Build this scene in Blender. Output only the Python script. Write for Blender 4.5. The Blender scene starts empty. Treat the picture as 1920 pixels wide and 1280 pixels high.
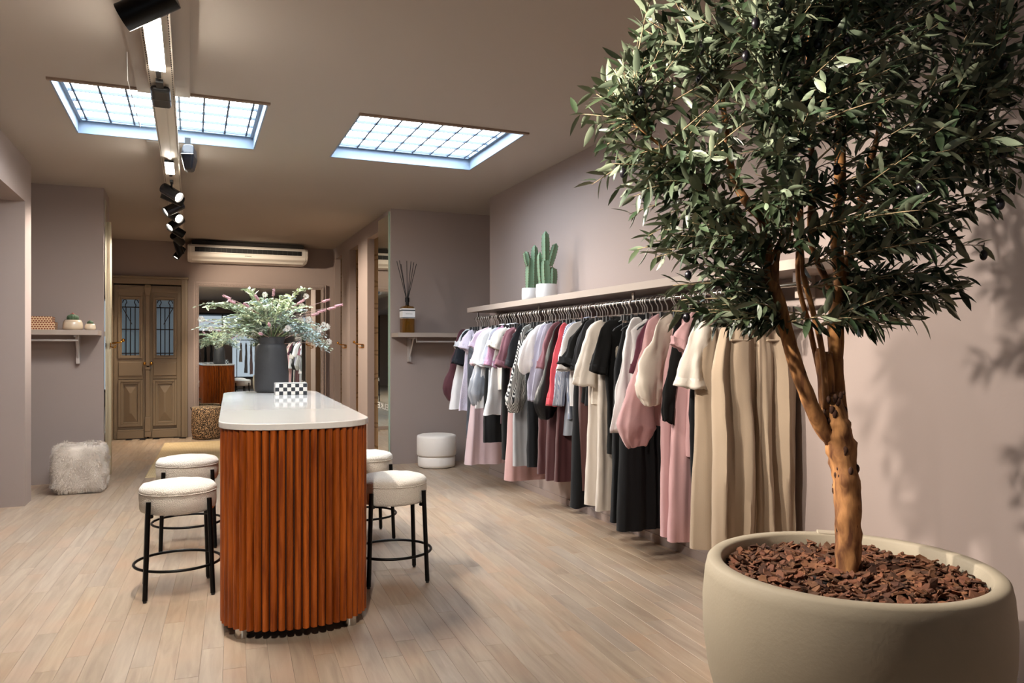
import bpy, math, random
from mathutils import Vector, Matrix, noise
random.seed(7)
PI = math.pi
SC = bpy.context.scene
COL = SC.collection

# ------------------------------------------------------------------ camera, light, exposure
cam_d = bpy.data.cameras.new('camera'); cam = bpy.data.objects.new('camera', cam_d); COL.objects.link(cam)
cam.location = (0, 0, 1.42); cam.rotation_euler = (PI / 2, 0, -math.radians(22.48))
cam_d.sensor_width = 36; cam_d.lens = 36 * 1450 / 1920; cam_d.shift_y = 15 / 1920; cam_d.clip_start = .05
SC.camera = cam
vs = SC.view_settings
vs.view_transform = 'Standard'; vs.look = 'None'; vs.gamma = 1; vs.use_curve_mapping = False
vs.exposure = 0.1
SC.cycles.max_bounces = 10; SC.cycles.diffuse_bounces = 5; SC.cycles.glossy_bounces = 6
SC.cycles.sample_clamp_indirect = 6; SC.cycles.caustics_reflective = False; SC.cycles.caustics_refractive = False
SC.cycles.use_denoising = True

w = bpy.data.worlds.new('world'); SC.world = w; w.use_nodes = True
w.node_tree.nodes['Background'].inputs[0].default_value = (.62, .78, 1, 1)
w.node_tree.nodes['Background'].inputs[1].default_value = .1

SKY_PANE = 16.0        # luminance of the frosted skylight glass
LED_PANE = 470.0
SPOT = 2.9            # scales every track spot


def area(name, loc, rot, sx, sy, power, color):
    l = bpy.data.lights.new(name, 'AREA'); l.shape = 'RECTANGLE'; l.size = sx; l.size_y = sy; l.energy = power; l.color = color
    o = bpy.data.objects.new(name, l); o.location = loc; o.rotation_euler = rot; COL.objects.link(o); return o


# daylight that enters by the shop front behind the camera
area('shopfront_daylight', (0.2, -3.2, 1.5), (PI / 2, 0, 0), 4.6, 2.3, 22, (.80, .89, 1))


# ------------------------------------------------------------------ helpers
def lin(h):
    h = h.lstrip('#'); r = []
    for i in (0, 2, 4):
        v = int(h[i:i + 2], 16) / 255; r.append(v / 12.92 if v <= .04045 else ((v + .055) / 1.055) ** 2.4)
    return (*r, 1)


MATS = {}


def mat(name, hexcol, rough=.6, metal=0., bump=None, vary=None, rnd=0., sheen=0., spec=.5, coat=0., stretch=None, emit=None, coord='Object'):
    """principled; bump=(scale,strength); vary=(second hex, scale, amount); rnd = value variation per object"""
    if name in MATS: return MATS[name]
    m = bpy.data.materials.new(name); m.use_nodes = True; MATS[name] = m
    nt = m.node_tree; N = nt.nodes; L = nt.links; b = N['Principled BSDF']
    b.inputs['Base Color'].default_value = lin(hexcol); b.inputs['Roughness'].default_value = rough
    b.inputs['Metallic'].default_value = metal; b.inputs['Specular IOR Level'].default_value = spec
    b.inputs['Sheen Weight'].default_value = sheen; b.inputs['Coat Weight'].default_value = coat
    if emit: b.inputs['Emission Color'].default_value = (*emit[0], 1); b.inputs['Emission Strength'].default_value = emit[1]
    vec = None
    if bump or vary:
        tc = N.new('ShaderNodeTexCoord'); mp = N.new('ShaderNodeMapping'); L.new(tc.outputs[coord], mp.inputs[0]); vec = mp.outputs[0]
        if stretch: mp.inputs['Scale'].default_value = stretch
    csock = None
    if vary:
        n = N.new('ShaderNodeTexNoise'); n.inputs['Scale'].default_value = vary[1]; n.inputs['Detail'].default_value = 5; L.new(vec, n.inputs['Vector'])
        rp = N.new('ShaderNodeMapRange'); rp.inputs[1].default_value = .1; rp.inputs[2].default_value = .7; rp.inputs[4].default_value = vary[2]; L.new(n.outputs[0], rp.inputs[0])
        mx = N.new('ShaderNodeMix'); mx.data_type = 'RGBA'; mx.inputs[6].default_value = lin(hexcol); mx.inputs[7].default_value = lin(vary[0])
        L.new(rp.outputs[0], mx.inputs[0]); csock = mx.outputs[2]
    if rnd:
        oi = N.new('ShaderNodeObjectInfo'); hs = N.new('ShaderNodeHueSaturation'); mr = N.new('ShaderNodeMapRange')
        mr.inputs[3].default_value = 1 - rnd; mr.inputs[4].default_value = 1 + rnd; L.new(oi.outputs['Random'], mr.inputs[0]); L.new(mr.outputs[0], hs.inputs['Value'])
        if csock: L.new(csock, hs.inputs['Color'])
        else: hs.inputs['Color'].default_value = lin(hexcol)
        csock = hs.outputs[0]
    if csock: L.new(csock, b.inputs['Base Color'])
    if bump:
        n = N.new('ShaderNodeTexNoise'); n.inputs['Scale'].default_value = bump[0]; n.inputs['Detail'].default_value = 4; L.new(vec, n.inputs['Vector'])
        bp = N.new('ShaderNodeBump'); bp.inputs['Strength'].default_value = bump[1]; bp.inputs['Distance'].default_value = .01; L.new(n.outputs[0], bp.inputs['Height']); L.new(bp.outputs[0], b.inputs['Normal'])
    return m


def patterned(name, tex, hex_a, hex_b, rough=.8, bump=None):
    """principled whose colour mixes two paints by the socket tex(N, L, coords) returns"""
    m = bpy.data.materials.new(name); m.use_nodes = True; N = m.node_tree.nodes; L = m.node_tree.links; b = N['Principled BSDF']
    b.inputs['Roughness'].default_value = rough
    tc = N.new('ShaderNodeTexCoord'); mx = N.new('ShaderNodeMix'); mx.data_type = 'RGBA'
    mx.inputs[6].default_value = lin(hex_a); mx.inputs[7].default_value = lin(hex_b)
    L.new(tex(N, L, tc.outputs['Object']), mx.inputs[0]); L.new(mx.outputs[2], b.inputs['Base Color'])
    if bump:
        n = N.new('ShaderNodeTexNoise'); n.inputs['Scale'].default_value = bump[0]; L.new(tc.outputs['Object'], n.inputs['Vector'])
        bp = N.new('ShaderNodeBump'); bp.inputs['Strength'].default_value = bump[1]; bp.inputs['Distance'].default_value = .01
        L.new(n.outputs[0], bp.inputs['Height']); L.new(bp.outputs[0], b.inputs['Normal'])
    return m


def math_node(N, L, op, a, b=None):
    n = N.new('ShaderNodeMath'); n.operation = op
    for i, v in enumerate((a, b)):
        if v is None: continue
        if isinstance(v, (int, float)): n.inputs[i].default_value = v
        else: L.new(v, n.inputs[i])
    return n.outputs[0]


class MB:
    """collects shapes; build() links them as one mesh object"""
    def __init__(s): s.v = []; s.f = []

    def add(s, vs, fs):
        o = len(s.v); s.v += [tuple(p) for p in vs]; s.f += [tuple(i + o for i in f) for f in fs]; return s

    def box(s, c, d, M=None):
        x, y, z = (k / 2 for k in d)
        vs = [Vector((sx * x, sy * y, sz * z)) for sz in (-1, 1) for sy in (-1, 1) for sx in (-1, 1)]
        vs = [(M @ p if M else p) + Vector(c) for p in vs]
        return s.add(vs, [(0, 2, 3, 1), (4, 5, 7, 6), (0, 1, 5, 4), (2, 6, 7, 3), (0, 4, 6, 2), (1, 3, 7, 5)])

    def bb(s, x0, x1, y0, y1, z0, z1):
        return s.box(((x0 + x1) / 2, (y0 + y1) / 2, (z0 + z1) / 2), (x1 - x0, y1 - y0, z1 - z0))

    def loft(s, rings, cap0=True, cap1=True, closed=True):
        n = len(rings[0]); vs = [p for r in rings for p in r]; fs = []
        for i in range(len(rings) - 1):
            for j in range(n if closed else n - 1):
                a = i * n + j; b = i * n + (j + 1) % n; fs.append((a, b, b + n, a + n))
        if cap0: fs.append(tuple(range(n))[::-1])
        if cap1: fs.append(tuple(range((len(rings) - 1) * n, len(rings) * n)))
        return s.add(vs, fs)

    def tube(s, pts, r, n=8, cap=True, flat=1.):
        pts = [Vector(p) for p in pts]; k = len(pts)
        if isinstance(r, (int, float)): r = [r] * k
        rings = []; up = None
        for i, p in enumerate(pts):
            t = (pts[min(i + 1, k - 1)] - pts[max(i - 1, 0)]).normalized()
            if up is None: up = Vector((0, 0, 1)) if abs(t.z) < .9 else Vector((0, 1, 0))
            a = t.cross(up)
            if a.length < 1e-4: a = t.cross(Vector((1, 0, 0)))
            a.normalize(); b = a.cross(t).normalized(); up = b
            rings.append([p + a * (math.cos(2 * PI * j / n) * r[i]) + b * (math.sin(2 * PI * j / n) * r[i] * flat) for j in range(n)])
        return s.loft(rings, cap, cap)

    def cyl(s, p0, p1, r0, r1=None, n=16): return s.tube([p0, p1], [r0, r0 if r1 is None else r1], n)

    def lathe(s, prof, n=32, c=(0, 0, 0), sx=1., sy=1., cap0=True, cap1=True):
        return s.loft([[(c[0] + sx * r * math.cos(2 * PI * j / n), c[1] + sy * r * math.sin(2 * PI * j / n), c[2] + z) for j in range(n)] for r, z in prof], cap0, cap1)

    def sphere(s, c, r, n=12, m=8, sq=(1, 1, 1)):
        pr = [(math.sin(PI * (i + .02) / (m + .04)), -math.cos(PI * (i + .02) / (m + .04))) for i in range(m + 1)]
        return s.loft([[(c[0] + sq[0] * r * q * math.cos(2 * PI * j / n), c[1] + sq[1] * r * q * math.sin(2 * PI * j / n), c[2] + sq[2] * r * z) for j in range(n)] for q, z in pr])

    def torus(s, c, R, r, n=40, m=8):
        rings = []
        vs = []; fs = []
        for i in range(n):
            a = 2 * PI * i / n
            for j in range(m):
                b = 2 * PI * j / m; q = R + r * math.cos(b)
                vs.append((c[0] + q * math.cos(a), c[1] + q * math.sin(a), c[2] + r * math.sin(b)))
        for i in range(n):
            for j in range(m):
                fs.append((i * m + j, ((i + 1) % n) * m + j, ((i + 1) % n) * m + (j + 1) % m, i * m + (j + 1) % m))
        return s.add(vs, fs)

    def prism(s, outline, z0, z1):
        return s.loft([[(x, y, z0) for x, y in outline], [(x, y, z1) for x, y in outline]])

    def mesh(s, name, m, smooth=False):
        me = bpy.data.meshes.new(name); me.from_pydata(s.v, [], s.f); me.validate()
        if m: me.materials.append(m)
        if smooth: me.polygons.foreach_set('use_smooth', [True] * len(me.polygons))
        me.update(); return me

    def build(s, name, m, parent=None, smooth=False, bevel=0., seg=2, loc=None, sub=0, angle=None):
        me = s.mesh(name, m, smooth); o = bpy.data.objects.new(name, me); COL.objects.link(o)
        if parent: o.parent = parent
        if loc: o.location = loc
        if bevel:
            b = o.modifiers.new('edges', 'BEVEL'); b.width = bevel; b.segments = seg; b.limit_method = 'ANGLE'; b.angle_limit = math.radians(35)
        if sub:
            q = o.modifiers.new('smooth', 'SUBSURF'); q.levels = q.render_levels = sub
        if angle and smooth:
            me.set_sharp_from_angle(angle=math.radians(angle))
        return o


def tag(o, label=None, cat=None, group=None, kind=None):
    for k, v in (('label', label), ('category', cat), ('group', group), ('kind', kind)):
        if v: o[k] = v
    return o


def empty(name, loc, rz=0.):
    o = bpy.data.objects.new(name, None); o.empty_display_size = .1; o.location = loc; o.rotation_euler = (0, 0, rz); COL.objects.link(o); return o


def kids(o): return [c for c in COL.objects if c.parent == o]


def copy_tree(o, parent=None):
    ch = list(o.children); c = o.copy(); COL.objects.link(c); c.parent = parent
    for k in ch: copy_tree(k, c)
    return c


def struct(mb, name, m, parent=None, **kw):
    o = mb.build(name, m, parent, **kw)
    if not parent: o['kind'] = 'structure'
    return o


def rot_to(d):
    return Vector(d).to_track_quat('Z', 'Y').to_matrix()


# ------------------------------------------------------------------ materials
PAINT = mat('taupe_wall_paint', '#9b8d88', .8, bump=(60, .04), spec=.25)
CEILP = mat('taupe_ceiling_paint', '#aca298', .85, spec=.2)
SHELFP = mat('taupe_shelf_lacquer', '#a89a90', .5, spec=.3)
DOORP = mat('greige_door_paint', '#84745f', .5, bump=(30, .06))
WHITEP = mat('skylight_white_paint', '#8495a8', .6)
BLACK = mat('black_metal', '#0b0a0a', .38, .6)
BLACKP = mat('black_plastic', '#0c0c0d', .45)
CHROME = mat('chrome', '#c9c6c2', .16, 1.)
HOOKM = mat('hook_steel', '#ded6d0', .38, .85)
BRASS = mat('brass', '#c08a3c', .25, 1.)
MIRROR = mat('mirror_glass', '#dfe4e2', .01, 1.)
QUARTZ = mat('white_quartz', '#d2d0cd', .07, spec=.5)
CONC = mat('dark_concrete', '#2c2d30', .6, bump=(25, .25), vary=('#424449', 6, .6))
POTM = mat('light_stone_resin', '#a59a87', .7, bump=(90, .08), vary=('#988c78', 4, .5))
BOUCLE = mat('cream_boucle', '#e0d8cc', .95, bump=(170, .9), sheen=.4)
SUEDE = mat('off_white_suede', '#efe8e1', .9, sheen=.4, bump=(200, .1))
WHITECER = mat('white_ceramic', '#d6d6d8', .35)
CACTUS = mat('cactus_green', '#4c664f', .65, vary=('#7c9878', 9, .5))
SPINE = mat('cactus_spine', '#5b4d33', .7)
CURTAIN = mat('cream_curtain', '#d8c8b4', .9)
RUGM = None


def wood(name, dark, light, rough, stretch, rnd, scale=3., patch=None, sat=1.6):
    m = bpy.data.materials.new(name); m.use_nodes = True; N = m.node_tree.nodes; L = m.node_tree.links; b = N['Principled BSDF']
    b.inputs['Roughness'].default_value = rough
    tc = N.new('ShaderNodeTexCoord'); oi = N.new('ShaderNodeObjectInfo'); geo = N.new('ShaderNodeNewGeometry')
    rnd_s = math_node(N, L, 'FRACT', math_node(N, L, 'ADD', oi.outputs['Random'], geo.outputs['Random Per Island']))
    off = N.new('ShaderNodeCombineXYZ'); big = math_node(N, L, 'MULTIPLY', rnd_s, 37.0)
    for i in range(3): L.new(big, off.inputs[i])
    add = N.new('ShaderNodeVectorMath'); add.operation = 'ADD'; L.new(tc.outputs['Object'], add.inputs[0]); L.new(off.outputs[0], add.inputs[1])
    mp = N.new('ShaderNodeMapping'); mp.inputs['Scale'].default_value = stretch; L.new(add.outputs[0], mp.inputs[0])
    n = N.new('ShaderNodeTexNoise'); n.inputs['Scale'].default_value = scale; n.inputs['Detail'].default_value = 8; n.inputs['Distortion'].default_value = .6; L.new(mp.outputs[0], n.inputs[0])
    cr = N.new('ShaderNodeValToRGB'); cr.color_ramp.elements[0].position = .32; cr.color_ramp.elements[0].color = lin(dark); cr.color_ramp.elements[1].position = .68; cr.color_ramp.elements[1].color = lin(light)
    L.new(n.outputs[0], cr.inputs[0]); c = cr.outputs[0]
    if patch:
        n2 = N.new('ShaderNodeTexNoise'); n2.inputs['Scale'].default_value = 2.2; n2.inputs['Detail'].default_value = 2; L.new(add.outputs[0], n2.inputs[0])
        r2 = N.new('ShaderNodeMapRange'); r2.inputs[1].default_value = .5; r2.inputs[2].default_value = .72; r2.inputs[4].default_value = .5; L.new(n2.outputs[0], r2.inputs[0])
        mx = N.new('ShaderNodeMix'); mx.data_type = 'RGBA'; mx.inputs[7].default_value = lin(patch); L.new(r2.outputs[0], mx.inputs[0]); L.new(c, mx.inputs[6]); c = mx.outputs[2]
    hs = N.new('ShaderNodeHueSaturation'); mr = N.new('ShaderNodeMapRange'); mr.inputs[3].default_value = 1 - rnd; mr.inputs[4].default_value = 1 + rnd
    L.new(rnd_s, mr.inputs[0]); L.new(mr.outputs[0], hs.inputs['Value']); L.new(c, hs.inputs['Color'])
    h2 = math_node(N, L, 'FRACT', math_node(N, L, 'MULTIPLY', rnd_s, 7.31)); mr2 = N.new('ShaderNodeMapRange'); mr2.inputs[3].default_value = 1 - rnd * sat; mr2.inputs[4].default_value = 1 + rnd * sat
    L.new(h2, mr2.inputs[0]); L.new(mr2.outputs[0], hs.inputs['Saturation'])
    L.new(hs.outputs[0], b.inputs['Base Color'])
    bp = N.new('ShaderNodeBump'); bp.inputs['Strength'].default_value = .12; bp.inputs['Distance'].default_value = .004; L.new(n.outputs[0], bp.inputs['Height']); L.new(bp.outputs[0], b.inputs['Normal'])
    return m


OAK = wood('washed_oak', '#a08c79', '#b8a793', .36, (9, .8, 9), .07, 3., '#bb9a80')
SLATW = wood('stained_slat_wood', '#6b2c08', '#a9551a', .36, (16, 16, .9), .14, 3., sat=0.)
SLATW.node_tree.nodes['Principled BSDF'].inputs['Specular IOR Level'].default_value = .3
BARK = wood('olive_bark', '#5d3417', '#bd8650', .8, (5, 5, 1.2), .02, 7.)
CHIPM = mat('bark_chip', '#4b2b1a', .9, vary=('#80543a', 30, .7), bump=(60, .4))


def isle(m, amount, hue=0.):
    """value changes from chip to chip / leaf to leaf"""
    N = m.node_tree.nodes; L = m.node_tree.links; b = N['Principled BSDF']; g = N.new('ShaderNodeNewGeometry'); oi = N.new('ShaderNodeObjectInfo')
    r = math_node(N, L, 'FRACT', math_node(N, L, 'ADD', g.outputs['Random Per Island'], oi.outputs['Random']))
    hs = N.new('ShaderNodeHueSaturation'); mr = N.new('ShaderNodeMapRange'); mr.inputs[3].default_value = 1 - amount; mr.inputs[4].default_value = 1 + amount; L.new(r, mr.inputs[0]); L.new(mr.outputs[0], hs.inputs['Value'])
    if hue:
        h = math_node(N, L, 'FRACT', math_node(N, L, 'MULTIPLY', r, 5.7)); m2 = N.new('ShaderNodeMapRange'); m2.inputs[3].default_value = .5 - hue; m2.inputs[4].default_value = .5 + hue; L.new(h, m2.inputs[0]); L.new(m2.outputs[0], hs.inputs['Hue'])
    if b.inputs['Base Color'].links: L.new(b.inputs['Base Color'].links[0].from_socket, hs.inputs['Color'])
    else: hs.inputs['Color'].default_value = b.inputs['Base Color'].default_value
    L.new(hs.outputs[0], b.inputs['Base Color'])
    return m


isle(CHIPM, .6, .008)


def leaf_mat(name, top, under, amount=.4, rough=.42):
    m = bpy.data.materials.new(name); m.use_nodes = True; N = m.node_tree.nodes; L = m.node_tree.links; b = N['Principled BSDF']
    b.inputs['Roughness'].default_value = rough
    g = N.new('ShaderNodeNewGeometry'); mx = N.new('ShaderNodeMix'); mx.data_type = 'RGBA'; mx.inputs[6].default_value = lin(top); mx.inputs[7].default_value = lin(under)
    L.new(g.outputs['Backfacing'], mx.inputs[0]); L.new(mx.outputs[2], b.inputs['Base Color'])
    return isle(m, amount, .03)


OLIVE_LEAF = leaf_mat('olive_leaf', '#33402b', '#737d66')
SAGE = leaf_mat('sage_leaf', '#a3b49c', '#c8d0c0', .35, .6)
BLUELEAF = leaf_mat('eucalyptus_leaf', '#aec3c6', '#c8d4d5', .3, .6)
LIME = leaf_mat('pale_green_leaf', '#c0caa4', '#d3d9c0', .3, .6)

exec_sections = []

# ------------------------------------------------------------------ the room
CZ = 3.16
# floor: oak strips laid at a slight angle to the walls
fl = MB().bb(-3.4, 3.6, -2.9, 13.9, -.06, -.016)
floor = struct(fl, 'floor', mat('subfloor', '#8f7d6b', .9))
PW = .098; PA = math.radians(2.75); DIR = Vector((math.sin(PA), math.cos(PA), 0)); PER = Vector((math.cos(PA), -math.sin(PA), 0))
planks = []
for i in range(-40, 42):
    off = random.uniform(-1.2, 0); yy = -3.0 + off
    while yy < 13.9:
        ln = random.choice((.7, .9, 1.1, 1.3, 1.6)); c = PER * (i * PW) + DIR * (yy + ln / 2)
        if -3.6 < c.x < 3.9 and c.y < 13.9: planks.append((c, ln))
        yy += ln


def plank_mb(ln, w2=PW / 2 - .0003, h=.016):
    l2 = ln / 2 - .0004; e = .0007; q = MB()
    a = [(-w2, -l2, -h), (w2, -l2, -h), (w2, l2, -h), (-w2, l2, -h)]; b = [(x, y, -e) for x, y, z in a]
    t = [(x - math.copysign(e, x), y - math.copysign(e, y), 0) for x, y, z in a]
    return q.loft([a, b, t])


def seen(c):
    s, k = math.sin(math.radians(22.48)), math.cos(math.radians(22.48)); f = c.x * s + c.y * k; r = c.x * k - c.y * s
    return f if f > 2.05 and -.72 < r / f < .72 else 99


planks.sort(key=lambda p: seen(p[0]))
pm = {ln: plank_mb(ln).mesh('plank', OAK) for ln in (.7, .9, 1.1, 1.3, 1.6)}
rest = MB(); RM = Matrix.Rotation(-PA, 3, 'Z')
for k, (c, ln) in enumerate(planks):
    if k < 300 and seen(c) < 99:
        o = bpy.data.objects.new('plank', pm[ln]); COL.objects.link(o); o.parent = floor; o.location = c; o.rotation_euler = (0, 0, -PA)
    else:
        q = plank_mb(ln); rest.add([RM @ Vector(p) + c for p in q.v], q.f)
tag(rest.build('planking', OAK, floor), kind='stuff')

# ceiling with two skylight holes
SKY = ((-.85, .50, 5.72, 7.07), (1.15, 2.49, 5.71, 7.08))
ce = MB(); T = .12
ce.bb(-3.6, 3.8, -2.9, 5.715, CZ, CZ + T); ce.bb(-3.6, 3.8, 7.075, 13.9, CZ, CZ + T)
ce.bb(-3.6, -.85, 5.715, 7.075, CZ, CZ + T); ce.bb(.50, 1.15, 5.715, 7.075, CZ, CZ + T); ce.bb(2.49, 3.8, 5.715, 7.075, CZ, CZ + T)
struct(ce, 'ceiling', CEILP)
# walls
struct(MB().bb(3.16, 3.32, -2.9, 8.3, 0, CZ), 'wall_right', PAINT)
struct(MB().bb(3.32, 3.9, 8.14, 8.3, 0, CZ).bb(3.74, 3.9, 8.3, 9.4, 0, CZ).bb(2.27, 3.9, 9.4, 9.5, 0, CZ), 'wall_alcove_right', PAINT)
struct(MB().bb(-1.56, -1.4, 8.17, 8.46, 0, CZ).bb(-1.56, -1.4, -2.9, 8.17, 2.766, CZ), 'wall_left', PAINT)
struct(MB().bb(-3.4, -1.56, 8.17, 8.3, 0, 2.766).bb(-3.5, -3.4, -2.9, 8.3, 0, 2.8).bb(-3.4, -1.56, -2.9, 8.17, 2.766, 2.82), 'wall_side_room', PAINT)
struct(MB().bb(-2.4, -.88, 9.4, 9.52, 0, CZ).bb(-2.4, -2.3, 8.3, 9.4, 0, CZ), 'wall_alcove_left', PAINT)
struct(MB().bb(-.97, -.88, 9.52, 9.98, 0, CZ).bb(-1.32, -.97, 9.88, 9.98, 0, CZ).bb(-1.4, -1.3, 9.98, 13.6, 0, CZ), 'wall_hall_left', PAINT)
# back wall, cut for the door
struct(MB().bb(-1.4, -1.19, 13.62, 13.78, 0, CZ).bb(-.12, 3.5, 13.62, 13.78, 0, CZ).bb(-1.19, -.12, 13.62, 13.78, 2.53, CZ), 'wall_back', PAINT)
# hall right: mirror pier, three openings with piers
hr = MB()
HX = (2.27, 2.37)
for y0, y1 in ((9.5, 10.08), (10.79, 11.435), (12.10, 12.80), (13.45, 13.62)): hr.bb(HX[0], HX[1], y0, y1, 0, CZ)
for y0, y1 in ((10.08, 10.79), (11.435, 12.10), (12.80, 13.45)): hr.bb(HX[0], HX[1], y0, y1, 2.97, CZ)
struct(hr, 'wall_hall_right', PAINT)


def wp(N, L, co):
    sp = N.new('ShaderNodeSeparateXYZ'); L.new(co, sp.inputs[0])
    n = N.new('ShaderNodeTexNoise'); n.inputs['Scale'].default_value = 4; L.new(co, n.inputs[0])
    z = math_node(N, L, 'ADD', math_node(N, L, 'MULTIPLY', sp.outputs[2], 3.0), math_node(N, L, 'MULTIPLY', n.outputs[0], .5))
    fr = math_node(N, L, 'FRACT', z)
    a = math_node(N, L, 'LESS_THAN', math_node(N, L, 'ABSOLUTE', math_node(N, L, 'SUBTRACT', fr, .25)), .035)
    b = math_node(N, L, 'LESS_THAN', math_node(N, L, 'ABSOLUTE', math_node(N, L, 'SUBTRACT', fr, .45)), .035)
    return math_node(N, L, 'MULTIPLY', math_node(N, L, 'MAXIMUM', a, b), .6)


WALLPAPER = patterned('line_wallpaper', wp, '#c9ad86', '#7d6648')
cub = MB()
for y0, y1 in ((9.95, 10.02), (10.86, 11.36), (12.17, 12.73), (13.5, 13.62)): cub.bb(2.375, 3.4, y0, y1, 0, CZ - .02)
cub.bb(3.4, 3.5, 9.5, 13.62, 0, CZ)
struct(cub, 'wall_fitting_rooms', WALLPAPER)
# front of the shop, behind the camera
struct(MB().bb(-3.5, 3.3, -2.98, -2.88, 0, .35).bb(-3.5, 3.3, -2.98, -2.88, 2.75, CZ).bb(-3.5, -2.3, -2.98, -2.88, .35, 2.75).bb(2.6, 3.3, -2.98, -2.88, .35, 2.75), 'wall_front', PAINT)
GLASS = bpy.data.materials.new('clear_pane'); GLASS.use_nodes = True
_N = GLASS.node_tree.nodes; _L = GLASS.node_tree.links; _N.remove(_N['Principled BSDF'])
_t = _N.new('ShaderNodeBsdfTransparent'); _g = _N.new('ShaderNodeBsdfGlossy'); _g.inputs['Roughness'].default_value = .02; _m = _N.new('ShaderNodeMixShader'); _f = _N.new('ShaderNodeFresnel')
_L.new(_f.outputs[0], _m.inputs[0]); _L.new(_t.outputs[0], _m.inputs[1]); _L.new(_g.outputs[0], _m.inputs[2]); _L.new(_m.outputs[0], _N['Material Output'].inputs[0])
fw = struct(MB().bb(-2.3, 2.6, -2.96, -2.9, .35, .42).bb(-2.3, 2.6, -2.96, -2.9, 2.68, 2.75).bb(-2.3, -2.23, -2.96, -2.9, .42, 2.68).bb(2.53, 2.6, -2.96, -2.9, .42, 2.68).bb(-.4, -.34, -2.96, -2.9, .42, 2.68).bb(1.0, 1.06, -2.96, -2.9, .42, 2.68), 'window_3', mat('dark_window_frame', '#2c2a29', .5))
for x0, x1 in ((-2.23, -.4), (-.34, 1.0), (1.06, 2.53)): MB().bb(x0, x1, -2.935, -2.927, .42, 2.68).build('pane', GLASS, fw)

# skylights
PANE = bpy.data.materials.new('skylit_frosted_glass'); PANE.use_nodes = True
_b = PANE.node_tree.nodes['Principled BSDF']; _b.inputs['Base Color'].default_value = (.8, .85, .9, 1); _b.inputs['Emission Color'].default_value = (.80, .90, 1, 1); _b.inputs['Emission Strength'].default_value = SKY_PANE
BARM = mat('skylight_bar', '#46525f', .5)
for n, (x0, x1, y0, y1) in enumerate(SKY, 1):
    t = .03; z1 = CZ + .115
    g = .008; fr = MB().bb(x0 - .004, x0 + g, y0, y1, CZ - .002, CZ + .3).bb(x1 - g, x1 + .004, y0, y1, CZ - .002, CZ + .3).bb(x0 + g, x1 - g, y0 - .002, y0 + g, CZ - .002, CZ + .3).bb(x0 + g, x1 - g, y1 - g, y1 + .01, CZ - .002, CZ + .3)
    wn = struct(fr, 'window_%d' % n, WHITEP)
    MB().bb(x0 - .012, x1 + .012, y0 - .03, y0 + .003, CZ - .014, CZ).build('trim', mat('brown_trim_paint', '#86705f', .7), wn)
    e = .035
    MB().bb(x0, x0 + e, y0, y1, z1 - .02, z1 + .03).bb(x1 - e, x1, y0, y1, z1 - .02, z1 + .03).bb(x0 + e, x1 - e, y0, y0 + e, z1 - .02, z1 + .03).bb(x0 + e, x1 - e, y1 - e, y1, z1 - .02, z1 + .03).build('frame', WHITEP, wn)
    MB().bb(x0 + e, x1 - e, y0 + e, y1 - e, z1 + .005, z1 + .02).build('pane', PANE, wn)
    for k in range(8):
        x = x0 + .07 + k * (x1 - x0 - .14) / 7; MB().bb(x - .007, x + .007, y0 + e, y1 - e, z1 - .016, z1 - .004).build('bar', BARM, wn)
    for k in range(6):
        y = y0 + .07 + k * (y1 - y0 - .14) / 5; MB().bb(x0 + e, x1 - e, y - .005, y + .005, z1 - .018, z1 + .003).build('bar', BARM, wn)
# ceiling duct boards
struct(MB().bb(-.335, -.01, -2.8, 5.70, CZ - .03, CZ), 'trim_1', CEILP)
struct(MB().bb(-.35, -.03, 7.10, 13.0, CZ - .012, CZ), 'trim_2', CEILP)
# skirting behind the clothes
struct(MB().bb(3.148, 3.16, -2.8, 8.3, 0, .06), 'baseboard_right', PAINT)

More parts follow.
